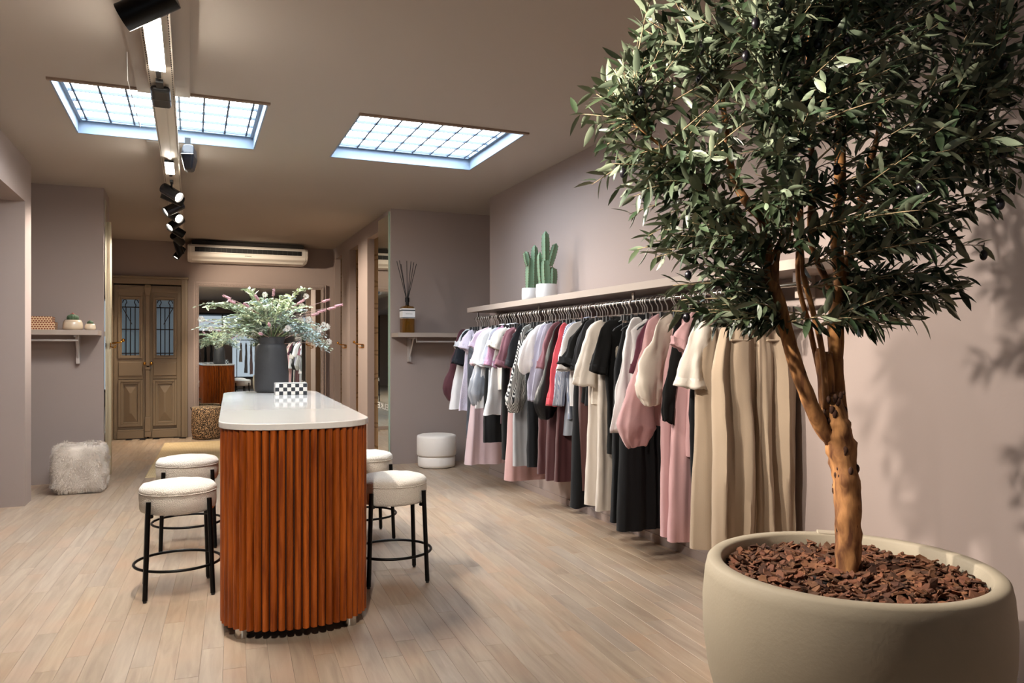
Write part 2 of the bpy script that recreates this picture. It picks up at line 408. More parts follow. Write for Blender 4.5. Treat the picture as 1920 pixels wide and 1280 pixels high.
# ------------------------------------------------------------------ back double door
d = empty('door_1', (-.65, 13.62, 0)); d['kind'] = 'structure'
casing = MB().bb(-.56, -.49, -.05, .06, 0, 2.55).bb(.49, .56, -.05, .06, 0, 2.55).bb(-.49, .49, -.049, .059, 2.46, 2.549).bb(-.60, .60, -.075, .0, 2.55, 2.585).bb(.545, .585, -.07, .0, 0, 2.55).bb(-.585, -.545, -.07, .0, 0, 2.55)
casing.build('door_casing', DOORP, d, bevel=.006)
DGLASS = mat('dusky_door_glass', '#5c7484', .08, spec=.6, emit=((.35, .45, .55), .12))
IRON = mat('wrought_iron', '#1c120e', .5, .4)
for s in (-1, 1):
    x0, x1 = (-.485, -.012) if s < 0 else (.012, .485)
    xm = (x0 + x1) / 2; h = MB(); wx = .145
    # stiles and rails round the window and the lower panels
    h.bb(x0, x1, .0, .045, .006, .13); h.bb(x0, xm - wx - .03, 0, .045, .13, 2.44); h.bb(xm + wx + .03, x1, 0, .045, .13, 2.44)
    h.bb(xm - wx - .03, xm + wx + .03, 0, .045, 2.26, 2.44); h.bb(xm - wx - .03, xm + wx + .03, 0, .045, .95, 1.28)
    h.bb(xm - wx - .03, xm + wx + .03, .02, .045, .13, .95)
    leaf = h.build('door_leaf', DOORP, d, bevel=.004)
    wf = MB()
    for a in (.0, .022):
        wf.bb(xm - wx - .03 + a, xm - wx + a, -.02 + a, .02, 1.28 + a, 2.26 - a); wf.bb(xm + wx - a, xm + wx + .03 - a, -.02 + a, .02, 1.28 + a, 2.26 - a)
        wf.bb(xm - wx + a, xm + wx - a, -.019 + a, .019, 1.281 + a, 1.308 + a); wf.bb(xm - wx + a, xm + wx - a, -.019 + a, .019, 2.232 - a, 2.259 - a)
    wf.build('window_moulding', DOORP, leaf, bevel=.003)
    MB().bb(xm - wx, xm + wx, .026, .032, 1.28, 2.26).build('pane', DGLASS, leaf)
    for k in (-1, 0, 1):
        gx = xm + k * .065
        pts = [(gx, .008, 1.32), (gx, .008, 2.08)]
        if k: pts += [(gx + k * .012, .008, 2.12), (gx - k * .012, .008, 2.17), (gx + k * .005, .008, 2.215), (gx + k * .035, .008, 2.2), (gx + k * .05, .008, 2.16)]
        MB().tube(pts, .007, 6).build('grille_bar', IRON, leaf, smooth=True)
    for gz in (1.36, 1.74, 2.09): MB().bb(xm - wx + .02, xm + wx - .02, .002, .014, gz - .008, gz + .008).build('grille_bar', IRON, leaf)
    MB().tube([(xm - s * -.115, .006, 2.08), (xm + s * -.02, .006, 1.82)], .006, 6).build('grille_bar', IRON, leaf)
    # carved pediment, middle panel, lower raised panel, kick board
    MB().loft([[(x0 + .03, -.02, 2.33), (x1 - .03, -.02, 2.33), (x1 - .03, -.02, 2.36), (xm + s * -.2, -.02, 2.43), (xm + s * -.2 - .02, -.02, 2.43), (x0 + .03, -.02, 2.36)][::1],
               [(x0 + .03, .005, 2.33), (x1 - .03, .005, 2.33), (x1 - .03, .005, 2.36), (xm + s * -.2, .005, 2.43), (xm + s * -.2 - .02, .005, 2.43), (x0 + .03, .005, 2.36)]]).build('pediment', DOORP, leaf)
    MB().bb(xm - .17, xm + .17, -.014, .002, 1.0, 1.22).build('panel', DOORP, leaf, bevel=.012)
    pf = MB()
    for a, dz in ((0, 0), (.035, .012)):
        pf.bb(xm - .175 + a, xm - .14 + a, -.02 + dz, .025, .2 + a, .94 - a); pf.bb(xm + .14 - a, xm + .175 - a, -.02 + dz, .025, .2 + a, .94 - a)
        pf.bb(xm - .14 + a, xm + .14 - a, -.019 + dz, .024, .201 + a, .235 + a); pf.bb(xm - .14 + a, xm + .14 - a, -.019 + dz, .024, .905 - a, .939 - a)
    pf.build('panel_moulding', DOORP, leaf, bevel=.004)
    q = MB(); px0, px1, pz0, pz1 = xm - .09, xm + .09, .28, .86
    q.loft([[(px0, .03, pz0), (px1, .03, pz0), (px1, .03, pz1), (px0, .03, pz1)], [(px0, .018, pz0), (px1, .018, pz0), (px1, .018, pz1), (px0, .018, pz1)], [(xm - .012, -.016, pz0 + .13), (xm + .012, -.016, pz0 + .13), (xm + .012, -.016, pz1 - .13), (xm - .012, -.016, pz1 - .13)]])
    q.build('raised_panel', DOORP, leaf)
    MB().bb(xm - .19, xm + .19, -.03, .0, .012, .125).bb(xm - .185, xm + .185, -.022, .0, .125, .15).build('kick_board', DOORP, leaf, bevel=.005)
    kx = -.045 if s < 0 else .05
    MB().sphere((kx, -.045, 1.2), .024).cyl((kx, 0, 1.2), (kx, -.04, 1.2), .01).build('knob', BRASS, leaf, smooth=True)
MB().bb(.038, .058, -.005, .002, 1.12, 1.16).build('keyhole_plate', mat('dull_steel', '#8d8a86', .5, .8), d)
ast = MB().bb(-.028, .028, -.045, .0, 1.16, 2.3).bb(-.038, .038, -.055, .0, 1.1, 1.14).bb(-.03, .03, -.045, 0, .35, 1.1).bb(-.042, .042, -.06, 0, .12, .35).bb(-.045, .045, -.055, 0, .03, .12)
ast.loft([[(-.03, -.06, 2.28), (.03, -.06, 2.28), (.03, 0, 2.28), (-.03, 0, 2.28)], [(-.055, -.075, 2.40), (.055, -.075, 2.40), (.055, 0, 2.40), (-.055, 0, 2.40)], [(-.04, -.06, 2.45), (.04, -.06, 2.45), (.04, 0, 2.45), (-.04, 0, 2.45)]])
ast.build('astragal', DOORP, d, bevel=.006)
MB().bb(-.5, .5, .05, .07, 0, 2.5).build('backing', mat('dark_void', '#1a1512', .9), d)
# ------------------------------------------------------------------ big back mirror
bm = empty('wall_mirror', (1.08, 13.6, 0))
tag(bm, 'huge wall mirror with beaded taupe frame leaning on the back wall', 'mirror')
W2, H2 = 1.06, 2.53
mf = MB()
for a, b, dy in ((.0, .035, .05), (.035, .07, .065), (.07, .085, .045)):
    mf.bb(-W2 + a, -W2 + b, -dy, 0, 0, H2 - a).bb(W2 - b, W2 - a, -dy, 0, 0, H2 - a).bb(-W2 + b, W2 - b, -dy, 0, H2 - b, H2 - a)
mf.bb(-W2, W2, -.05, 0, 0, .06)
mf.build('frame', PAINT, bm, bevel=.006)
bd = MB()
for k in range(84): bd.sphere((-W2 + .06 + k * (2 * W2 - .12) / 83, -.062, H2 - .05), .0125, 6, 4)
for k in range(98):
    for sx in (-1, 1): bd.sphere((sx * (W2 - .052), -.062, .06 + k * .0248), .0125, 6, 4)
tag(bd.build('beading', PAINT, bm, smooth=True), kind='stuff')
MB().bb(-W2 + .08, W2 - .08, -.03, -.02, .06, H2 - .08).build('glass', MIRROR, bm)
# ------------------------------------------------------------------ air conditioner
AX0, AX1 = -.06, 1.76
ac = empty('air_conditioner', (.85, 13.3, 2.83)); tag(ac, 'long white air conditioner hung under the ceiling above the wall mirror', 'air conditioner')
ACW = mat('warm_white_plastic', '#ece8e1', .4)
hw = .9
prof = [(-.10, .0), (-.25, .05), (-.285, .11), (-.285, .20), (-.24, .238), (.28, .24), (.28, 0)]
MB().loft([[(-hw + .02, y, z) for y, z in prof], [(hw - .02, y, z) for y, z in prof]]).build('casing', ACW, ac, bevel=.012)
for s in (-1, 1):
    MB().loft([[(s * (hw - .02), y * 1.0, z) for y, z in prof], [(s * (hw + .015), y * .95 - .005, z * .9 + .012) for y, z in prof]]).build('end_cap', ACW, ac, bevel=.008)
MB().bb(-hw + .09, hw - .09, -.293, -.2, .118, .190).build('outlet', mat('outlet_black', '#060606', .6), ac)
for k in range(20): MB().bb(-hw + .16 + k * .078, -hw + .166 + k * .078, -.296, -.25, .12, .188).build('vane', mat('grey_plastic', '#3a3a3a', .6), ac)
pan = MB().loft([[(-hw + .05, -.292, .108), (hw - .05, -.292, .108), (hw - .05, -.12, -.008), (-hw + .05, -.12, -.008)], [(-hw + .05, -.27, .11), (hw - .05, -.27, .11), (hw - .05, -.1, .01), (-hw + .05, -.1, .01)]])
pan.build('front_panel', ACW, ac, bevel=.004)
MB().box((-.02, -.272, .08), (.1, .006, .006), Matrix.Rotation(.6, 3, 'X')).build('logo', mat('grey_print', '#8b857d', .6), ac)
MB().bb(-hw + .05, hw - .05, -.2, .25, .24, .30).build('gap_shade', mat('gap_shadow', '#1c1815', .8), ac)  # dark block standing in for the shade between casing and ceiling
# ------------------------------------------------------------------ hall right: tall mirror, curtain, hooks
mi = MB().bb(-.012, 0, -.28, .28, .04, 3.1).build('tall_mirror', MIRROR, None, loc=(2.268, 9.76, 0))
tag(mi, 'tall narrow frameless mirror on the pier beside the reed diffuser alcove', 'mirror')
MB().bb(-.014, .004, -.325, -.282, .02, 3.13).build('edge_strip', mat('green_glass_edge', '#9fb3a6', .2), mi)
fc = bpy.data.curves.new('lettering', 'FONT'); fc.body = 'ELKE'; fc.size = .11; fc.extrude = .0004; fc.align_x = 'CENTER'  # letters laid on the mirror face in place of their reflection
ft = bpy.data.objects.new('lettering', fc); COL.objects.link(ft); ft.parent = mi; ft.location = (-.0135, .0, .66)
ft.rotation_euler = (PI / 2, 0, -PI / 2); ft.scale = (-2.6, 1, 1); fc.materials.append(mat('drawn_reflection_white', '#d8d8d4', .6))
bpy.context.view_layer.update(); _lm = bpy.data.meshes.new_from_object(ft); _lo = bpy.data.objects.new('lettering_mesh', _lm); COL.objects.link(_lo); _lo.parent = mi; _lo.matrix_local = ft.matrix_basis.copy(); bpy.data.objects.remove(ft); _lo.name = 'lettering'; _lo['label'] = 'white reversed letters ELKE, a reflection drawn onto the mirror'


def curtain(name, x, y0, y1, z0, z1, amp, folds, label):
    q = MB(); ny = folds * 8; a = []; b = []
    for i in range(ny + 1):
        t = i / ny; y = y0 + (y1 - y0) * t; xx = x + amp * math.sin(t * folds * 2 * PI) + amp * .3 * math.sin(t * 13)
        a.append((xx, y, z0)); b.append((xx, y, z1))
    back = [(p[0] + .012, p[1], p[2]) for p in a][::-1]; bk2 = [(p[0] + .012, p[1], p[2]) for p in b][::-1]
    q.loft([a + back, b + bk2]); return tag(q.build(name, CURTAIN, smooth=True, angle=50), label, 'curtain')


curtain('fitting_room_curtain', 2.43, 10.12, 10.62, .03, 2.95, .03, 4, 'cream curtain gathered in the fitting room opening beside the tall mirror')


def hook(y, x, s, label, g='brass hooks'):
    h = MB().bb(-.008, 0, -.09, .09, -.025, .025).build('brass_hook', BRASS, loc=(x, y, 1.47), bevel=.003)
    tag(h, label, 'hook')
    MB().tube([(0, 0, .02), (-.10, 0, .03), (-.12, 0, .05)], .009, 8).sphere((-.125, 0, .055), .02).build('peg', BRASS, h, smooth=True)
    for q in (-.06, .06): MB().tube([(0, q, -.02), (-.04, q, -.03), (-.05, q, -.005)], .006, 6).build('prong', BRASS, h, smooth=True)
    if s < 0: h.rotation_euler = (0, 0, PI)
    return h


hook(11.08, 2.268, 1, 'brass coat hook on the pier nearest the tall mirror')
hook(12.42, 2.268, 1, 'brass coat hook on the pier next to the back wall mirror')
hook(9.78, -.845, -1, 'brass coat hook beside the left alcove near the double door')
# left stub mirror and its post
lm = MB().bb(-.878, -.868, 9.43, 9.66, .05, 3.05).build('narrow_mirror', MIRROR); tag(lm, 'narrow mirror strip on the wall end beside the left alcove', 'mirror')
cp = MB().tube([(-.862, 9.76, .02), (-.862, 9.76, 2.6), (-.862, 9.76, 2.85)], [.028, .028, .022], 14).build('door_post', mat('cream_gloss', '#e0d3b4', .35), smooth=True); tag(cp, 'slim cream round post at the left hall entrance', 'post')
# ------------------------------------------------------------------ shelves
rs = MB().bb(2.8, 3.158, 3.0, 8.06, 1.825, 1.877).build('wall_shelf', SHELFP, bevel=.002); tag(rs, 'long taupe shelf above the clothes rail on the right wall', 'shelf')
RX, RZ = 2.87, 1.755
rail = MB().tube([(RX, 3.02, RZ), (RX, 7.98, RZ)], .0125, 12).build('clothes_rail', CHROME, smooth=True); tag(rail, 'chrome clothes rail under the long shelf carrying every garment', 'rail')
for y in (3.12, 4.7, 6.3, 7.9):
    MB().bb(RX - .006, RX + .006, y - .012, y + .012, RZ, 1.826).build('bracket', CHROME, rail)
for y in (3.3, 7.75): MB().bb(3.05, 3.158, y - .02, y + .02, 1.70, 1.825).build('bracket', SHELFP, rs)


def alcove_shelf(x0, x1, y0, label, brx, side):
    s = MB().bb(x0, x1, y0, 9.398, 1.57, 1.622).build('alcove_shelf', SHELFP, bevel=.002); tag(s, label, 'shelf')
    LM = mat('pale_grey_metal', '#c4bcb8', .35, .4)
    MB().tube([(brx, y0 + .07, 1.57), (brx, y0 + .07, 1.515), (brx - side * 1.2, y0 + .07, 1.515)], .011, 8).build('hanging_rail', LM, s)
    b = MB().bb(brx - .045 * 1, brx - .012, 9.33, 9.398, 1.27, 1.57).bb(brx - .04, brx - .015, y0 + .05, 9.398, 1.548, 1.568)
    b.tube([(brx - .028, 9.37, 1.29), (brx - .028, y0 + .1, 1.55)], .009, 6)
    b.build('bracket', LM, s)
    return s


alcove_shelf(2.275, 3.7, 9.06, 'short taupe shelf in the right alcove holding the reed diffuser', 2.52, -1)
alcove_shelf(-2.29, -.90, 9.06, 'short taupe shelf in the left alcove holding boxes and small pots', -1.09, 1)
# ------------------------------------------------------------------ fluted bar table
tb = empty('fluted_table', (.555, 5.45, 0), -math.radians(2.55)); tag(tb, 'long bar table clad in orange-brown half-round slats under a white rounded top', 'table')


def stadium(hw, hl, cap, n=26, ex=2.35):
    """rounded-end outline: straight sides, super-elliptic ends"""
    pts = []
    for s in (1, -1):
        for i in range(n + 1):
            a = PI * i / n; c, k = math.cos(a), math.sin(a)
            x = math.copysign(abs(c) ** (2 / ex), c) * hw * s; y = (hl - cap + cap * abs(k) ** (2 / ex)) * s
            pts.append((x, y))
    return pts


HL = 1.585
top = MB().prism(stadium(.375, HL, .30), 1.03, 1.062).build('table_top', QUARTZ, tb, bevel=.005, seg=3)
core = MB().prism(stadium(.335, HL - .04, .27), .06, 1.03).build('core', mat('dark_slat_core', '#240d05', .8), tb)
# slats: even steps along the outline
ol = stadium(.342, HL - .033, .275, 60); seglen = []; tot = 0
for i in range(len(ol)):
    a = Vector(ol[i]); b = Vector(ol[(i + 1) % len(ol)]); seglen.append((tot, a, b, (b - a).length)); tot += (b - a).length
NS = round(tot / .038); step = tot / NS
r = step * .5 - .0024
half = [(r * 1.02 * math.cos(PI * j / 10), .025 * math.sin(PI * j / 10)) for j in range(11)]
sl = MB().loft([[(x, y, .058) for x, y in half], [(x, y, 1.03) for x, y in half]]).mesh('slat', SLATW, True); sl.set_sharp_from_angle(angle=math.radians(50))
si = 0
for k in range(NS):
    s = (k + .5) * step
    while si < len(seglen) - 1 and s > seglen[si][0] + seglen[si][3]: si += 1
    t0, a, b, ln = seglen[si]; p = a.lerp(b, (s - t0) / ln if ln else 0); nrm = Vector((a.y - b.y, b.x - a.x)).normalized()
    if nrm.dot(p) < 0: nrm = -nrm
    o = bpy.data.objects.new('slat', sl); COL.objects.link(o); o.parent = tb; o.location = (p.x, p.y, 0); o.rotation_euler = (0, 0, math.atan2(nrm.y, nrm.x) - PI / 2)
for sx in (-1, 1):
    for sy in (-1, 1): MB().lathe([(.032, 0), (.035, .005), (.035, .062)], 20, (sx * .262, sy * 1.42, 0)).build('foot', CHROME, tb, smooth=True, angle=40)


# ------------------------------------------------------------------ stools
def wobble(mb, amp, sc, axis=None):
    out = []
    for p in mb.v:
        v = Vector(p); out.append(tuple(v + noise.noise_vector(v * sc) * amp))
    mb.v = out; return mb


def make_stool(loc, rz, label):
    t = empty('bar_stool', loc, rz); tag(t, label, 'stool', 'boucle bar stools round the fluted table')
    pr = [(.0, .475), (.17, .475), (.2, .482), (.209, .5), (.211, .54), (.211, .575), (.208, .588), (.212, .60), (.21, .615), (.195, .632), (.15, .643), (.06, .648), (0, .648)]
    seat = wobble(MB().lathe([(max(a, .001), b) for a, b in pr], 48), .004, 26).build('seat', BOUCLE, t, smooth=True)
    MB().torus((0, 0, .592), .2105, .0035, 48, 6).build('piping', BOUCLE, seat, smooth=True)
    for k in range(4):
        a = PI / 4 + k * PI / 2; c, s = math.cos(a), math.sin(a)
        MB().tube([(.226 * c, .226 * s, .56), (.252 * c, .252 * s, .012)], .0138, 10).cyl((.2 * c, .2 * s, .474), (.232 * c, .232 * s, .474), .011, n=8).build('leg', BLACK, t, smooth=True, angle=40)
        MB().lathe([(.010, 0), (.011, .012)], 10, (.2525 * c, .2525 * s, 0)).build('glide', BLACKP, t)
    MB().torus((0, 0, .175), .238, .0085, 56, 8).build('foot_ring', BLACK, t, smooth=True)
    return t


make_stool((-.075, 4.975, 0), .05, 'cream boucle stool left of the table, nearest the camera on that side')
make_stool((-.03, 6.10, 0), .03, 'cream boucle stool left of the table, behind the nearer stool and beside the straw runner')
make_stool((1.155, 4.74, 0), -.04, 'cream boucle stool with black ring legs right of the table, standing in its shadow')
make_stool((1.21, 5.86, 0), .05, 'cream boucle stool right of the table, half hidden behind the slats')

# ------------------------------------------------------------------ poufs, rug, basket
pf = MB().lathe([(.19, 0), (.222, .012), (.226, .04), (.226, .118), (.22, .132), (.205, .137), (.23, .142), (.238, .16), (.239, .36), (.232, .382), (.20, .392), (.1, .396), (.001, .397)], 56).build('round_pouf', SUEDE, loc=(2.745, 9.03, 0), smooth=True)
tag(pf, 'round off-white pouf with a stepped base in front of the right alcove wall', 'pouf')
MB().torus((0, 0, .1385), .212, .004, 56, 6).build('seam_piping', SUEDE, pf, smooth=True)
MB().lathe([(.2, 0), (.2, .012)], 40).build('base', BLACKP, pf)

FUR = isle(mat('grey_fur', '#c5b8aa', .95, sheen=.6, vary=('#d9cfc4', 14, .8)), .12)
fz = empty('fur_pouf', (-1.035, 8.83, 0), -.03); tag(fz, 'square pouf covered in long pale grey fur by the left alcove', 'pouf')
import bmesh
bmm = bmesh.new(); bmesh.ops.create_cube(bmm, size=1); bmesh.ops.subdivide_edges(bmm, edges=bmm.edges[:], cuts=15, use_grid_fill=True)
for v in bmm.verts:
    p = v.co.copy(); q = Vector((p.x * .46, p.y * .44, p.z * .47)); e = Vector([max(-1, min(1, c * 2)) for c in p])
    ln = e.length; lim = 1.0
    k = (abs(e.x) ** 7 + abs(e.y) ** 7 + abs(e.z) ** 7) ** (1 / 7); q = q / max(k, 1e-6) * 1.0
    q = Vector((e.x / k * .225, e.y / k * .215, e.z / k * .232)); q += q.normalized() * (noise.noise(q * 14) * .012); v.co = q + Vector((0, 0, .242))
me = bpy.data.meshes.new('cushion'); bmm.normal_update(); fpts = [(v.co.copy(), v.normal.copy()) for v in bmm.verts]; fcs = [(f.calc_center_median(), f.normal.copy()) for f in bmm.faces]
bmm.to_mesh(me); bmm.free(); me.materials.append(FUR); me.polygons.foreach_set('use_smooth', [True] * len(me.polygons))
o = bpy.data.objects.new('cushion', me); COL.objects.link(o); o.parent = fz
fur = MB(); rf = random.Random(3)
for c, n in fcs:
    if c.z < .02: continue
    for j in range(9):
        b = c + Vector((rf.uniform(-.017, .017), rf.uniform(-.017, .017), rf.uniform(-.017, .017))); b -= n * ((b - c).dot(n)) + n * .003
        dr = (n * .55 + noise.noise_vector(c * 9) * 1.0 + Vector((0, 0, -.45))).normalized(); L_ = rf.uniform(.022, .042)
        sd = dr.cross(n + Vector((.01, .02, .03))).normalized() * .0016
        m1 = b + dr * L_ * .55 + n * .008; tp = b + dr * L_ - Vector((0, 0, .006))
        if tp.z < .004: tp.z = .004
        fur.add([b - sd, b + sd, m1 + sd * .8, m1 - sd * .8, tp], [(0, 1, 2, 3), (3, 2, 4)])
tag(fur.build('fur', FUR, fz), kind='stuff')


def rugt(N, L, co):
    sp = N.new('ShaderNodeSeparateXYZ'); L.new(co, sp.inputs[0])
    a = math_node(N, L, 'SINE', math_node(N, L, 'MULTIPLY', sp.outputs[0], 300.)); n = N.new('ShaderNodeTexNoise'); n.inputs['Scale'].default_value = 12; L.new(co, n.inputs[0])
    return math_node(N, L, 'MULTIPLY', math_node(N, L, 'ADD', math_node(N, L, 'MULTIPLY', a, .25), n.outputs[0]), .7)


rg = MB().bb(-.40, .40, -1.68, 1.68, 0.0005, .010).build('straw_runner', patterned('straw_weave', rugt, '#dcc9a2', '#c0a679', .9, (200, .3)), loc=(-.03, 11.12, 0)); rg.rotation_euler = (0, 0, -.03)
tag(rg, 'pale straw runner on the floor in front of the double door', 'rug')
rb = MB()
for k in range(40): rb.bb(-.39 + k * .02, -.386 + k * .02, -1.675, 1.675, .010, .0115)
tag(rb.build('ribs', MATS.get('x') or rg.data.materials[0], rg), kind='stuff')


def leo(N, L, co):
    v = N.new('ShaderNodeTexVoronoi'); v.feature = 'F1'; v.inputs['Scale'].default_value = 75; v.inputs['Randomness'].default_value = .9; L.new(co, v.inputs['Vector'])
    n = N.new('ShaderNodeTexNoise'); n.inputs['Scale'].default_value = 55; L.new(co, n.inputs[0])
    return math_node(N, L, 'LESS_THAN', math_node(N, L, 'ADD', v.outputs['Distance'], math_node(N, L, 'MULTIPLY', n.outputs[0], .35)), .74)


LEO = patterned('leopard_weave', leo, '#bfa07c', '#1f1611', .85)
bk = empty('leopard_basket', (.215, 13.26, 0)); tag(bk, 'round leopard print basket on the floor before the wall mirror', 'basket')
MB().lathe([(.17, 0), (.205, .02), (.222, .1), (.228, .25), (.222, .4), (.214, .50), (.204, .50), (.21, .3), (.205, .06), (.001, .05)], 44).build('body', LEO, bk, smooth=True)
MB().torus((0, 0, .502), .209, .007, 44, 8).build('rim', mat('cream_binding', '#b8a890', .8), bk, smooth=True)
for s in (-1, 1): MB().tube([(s * .217, -.05, .46), (s * .235, -.04, .50), (s * .235, .04, .50), (s * .217, .05, .46)], .007, 8).build('handle', mat('dark_leather', '#2a1c14', .6), bk, smooth=True)

# ------------------------------------------------------------------ on the table: vase, arrangement, chequered box
TZ = 1.0625
va = MB().lathe([(.115, 0), (.132, .008), (.138, .03), (.139, .12), (.134, .25), (.125, .345), (.118, .392), (.108, .402), (.102, .405), (.102, .42), (.112, .458), (.105, .46), (.095, .42), (.09, .36), (.001, .35)], 48).build('concrete_vase', CONC, loc=(.62, 6.80, TZ), smooth=True, angle=50)
tag(va, 'tall charcoal concrete vase with flared neck on the far end of the table', 'vase')
MB().lathe([(.111, .455), (.114, .458), (.114, .464), (.106, .464), (.105, .455)], 48).build('neck_rim', mat('black_concrete', '#1f1e1f', .6), va, smooth=True)


def chk(N, L, co):
    c = N.new('ShaderNodeTexChecker'); c.inputs['Scale'].default_value = 1 / .0305; mp = N.new('ShaderNodeMapping'); mp.inputs['Location'].default_value = (.002, .006, .002); L.new(co, mp.inputs[0]); L.new(mp.outputs[0], c.inputs['Vector']); return c.outputs['Fac']


cb = MB().bb(-.122, .122, -.06, .06, 0, .0915).build('chequered_box', patterned('checker_tiles', chk, '#e6e3de', '#2b2e34', .3), loc=(.725, 6.36, TZ), bevel=.002); cb.rotation_euler = (0, 0, .0)
tag(cb, 'black and white chequered box on the white top before the vase', 'box')
MB().bb(-.118, .118, -.056, .056, .0915, .0935).build('lid_edge', mat('ivory_edge', '#d8d4cc', .4), cb)


def leaf_shape(L, W, cup=.15, n=4):
    """a pointed folded leaf along +Y, normal +Z"""
    vs = [(0, 0, 0)]; fs = []
    for i in range(1, n):
        t = i / n; w2 = W * math.sin(PI * t ** .85) ** .8; z = -L * .12 * t * t
        vs += [(-w2, L * t, z + w2 * cup), (0, L * t, z), (w2, L * t, z + w2 * cup)]
    vs.append((0, L, -L * .12)); e = len(vs) - 1
    fs += [(0, 2, 1), (0, 3, 2)]
    for i in range(n - 2):
        a = 1 + i * 3; fs += [(a, a + 1, a + 4, a + 3), (a + 1, a + 2, a + 5, a + 4)]
    a = 1 + (n - 2) * 3; fs += [(a, a + 1, e), (a + 1, a + 2, e)]
    return vs, fs


def frame(p, fwd, up, roll=0., s=1.):
    f = Vector(fwd).normalized(); x = f.cross(Vector(up))
    if x.length < 1e-3: x = Vector((1, 0, 0))
    x.normalize(); u = x.cross(f); M = Matrix((x, f, u)).transposed().to_4x4()
    return Matrix.Translation(p) @ M @ Matrix.Rotation(roll, 4, 'Y') @ Matrix.Scale(s, 4)


fa = empty('flower_arrangement', (.62, 6.80, TZ + .40)); tag(fa, 'loose arrangement of sage foliage, pink spikes and white blossom in the concrete vase', 'flowers')
R = random.Random(11)
stems = MB(); fols = {'sage': MB(), 'eucalyptus': MB(), 'fern': MB()}
LS = leaf_shape(1, .19)


def spray(tip, kind, n, L0, curve=.0):
    """an arching stem from the vase mouth with leaves on its outer part"""
    tip = list(tip); tip[2] = max(tip[2], .10 - .45 * max(0, abs(tip[0]) - .12))
    b = Vector((R.uniform(-.05, .05), R.uniform(-.05, .05), -.05)); t = Vector(tip); mid = Vector((t.x * .45, t.y * .45, max(t.z, .12) * .85 + .08 + curve))
    pts = [(b * (1 - u) * (1 - u) + mid * 2 * u * (1 - u) + t * u * u) for u in [i / 9 for i in range(10)]]
    stems.tube(pts, [.0035 - .0024 * i / 9 for i in range(10)], 5)
    m = fols[kind]
    for i in range(n):
        u = .30 + .7 * i / n; p = b * (1 - u) ** 2 + mid * 2 * u * (1 - u) + t * u * u; d = (mid - b) * (1 - u) + (t - mid) * u
        a = i * 2.4 + R.uniform(-.5, .5); side = Vector((math.cos(a), math.sin(a), R.uniform(-.3, .5)))
        M = frame(p, d.normalized() * .6 + side, (0, 0, 1), R.uniform(-.9, .9), L0 * R.uniform(.7, 1.25) * (1.15 - .5 * u))
        m.add([M @ Vector(v) for v in LS[0]], LS[1])
        if kind == 'fern':
            for sgn in (-1, 1):
                M = frame(p, d.normalized() * .5 + Vector((-d.y, d.x, .1)).normalized() * sgn, (0, 0, 1), 0, L0 * .9 * (1.2 - u)); m.add([M @ Vector(v) for v in LS[0]], LS[1])
    return t


for i in range(54):   # left mass
    spray((R.uniform(-.62, -.05), R.uniform(-.3, .3), R.uniform(-.12, .40) * (1 - .3 * R.random())), R.choice(('sage', 'sage', 'fern')), R.randint(36, 60), R.uniform(.034, .058), R.uniform(0, .12))
for i in range(36):
    spray((R.uniform(-.25, .3), R.uniform(-.3, .25), R.uniform(.15, .42)), R.choice(('sage', 'fern', 'eucalyptus')), R.randint(34, 54), R.uniform(.032, .055), .04)
for i in range(38):   # right, bluish and drooping
    spray((R.uniform(.18, .52), R.uniform(-.25, .25), R.uniform(-.2, .18)), R.choice(('eucalyptus', 'eucalyptus', 'sage')), R.randint(36, 60), R.uniform(.028, .048), R.uniform(.05, .16))
spray((-.22, -.1, .45), 'fern', 40, .07); spray((.3, -.05, .47), 'fern', 46, .065, .05); spray((-.52, 0, .3), 'fern', 40, .06, .1)
tag(stems.build('stems', mat('plant_stem', '#77855f', .7), fa, smooth=True), kind='stuff')
tag(fols['sage'].build('foliage', SAGE, fa), kind='stuff'); tag(fols['eucalyptus'].build('foliage', BLUELEAF, fa), kind='stuff'); tag(fols['fern'].build('foliage', LIME, fa), kind='stuff')
PINK = isle(mat('pink_flower', '#c99aa0', .8, bump=(120, .6)), .2, .02)
st2 = MB()
for tip in ((-.33, -.1, .37), (.0, -.15, .40), (.20, -.1, .34), (.40, -.12, .36), (.45, -.1, .30), (.52, -.05, .33), (-.12, -.2, .36), (-.2, -.25, .3), (.3, -.2, .24), (.36, -.15, .27), (-.3, -.2, .33), (-.04, -.26, .15), (-.1, -.28, .08)):
    t = Vector(tip); b = Vector((0, 0, 0)); mid = Vector((t.x * .35, t.y * .4, t.z * .75)); d = (t - mid).normalized(); e = t + d * .07
    st2.tube([b, mid * .6, mid, t], .002, 5)
    sp = MB(); pts = [t + d * (.07 * k / 7) for k in range(8)]
    sp.tube(pts, [.004, .009, .0105, .0105, .0095, .008, .006, .002], 8)
    for k in range(30):
        u = k / 30; a = k * 2.4; s_ = d.orthogonal().normalized(); s2 = d.cross(s_); p = t + d * (.07 * u) + (s_ * math.cos(a) + s2 * math.sin(a)) * .009; sp.sphere(p, .0038, 5, 3)
    sp.build('flower_spike', PINK, fa, smooth=True)
WHT = mat('white_blossom', '#dcd9d4', .8)
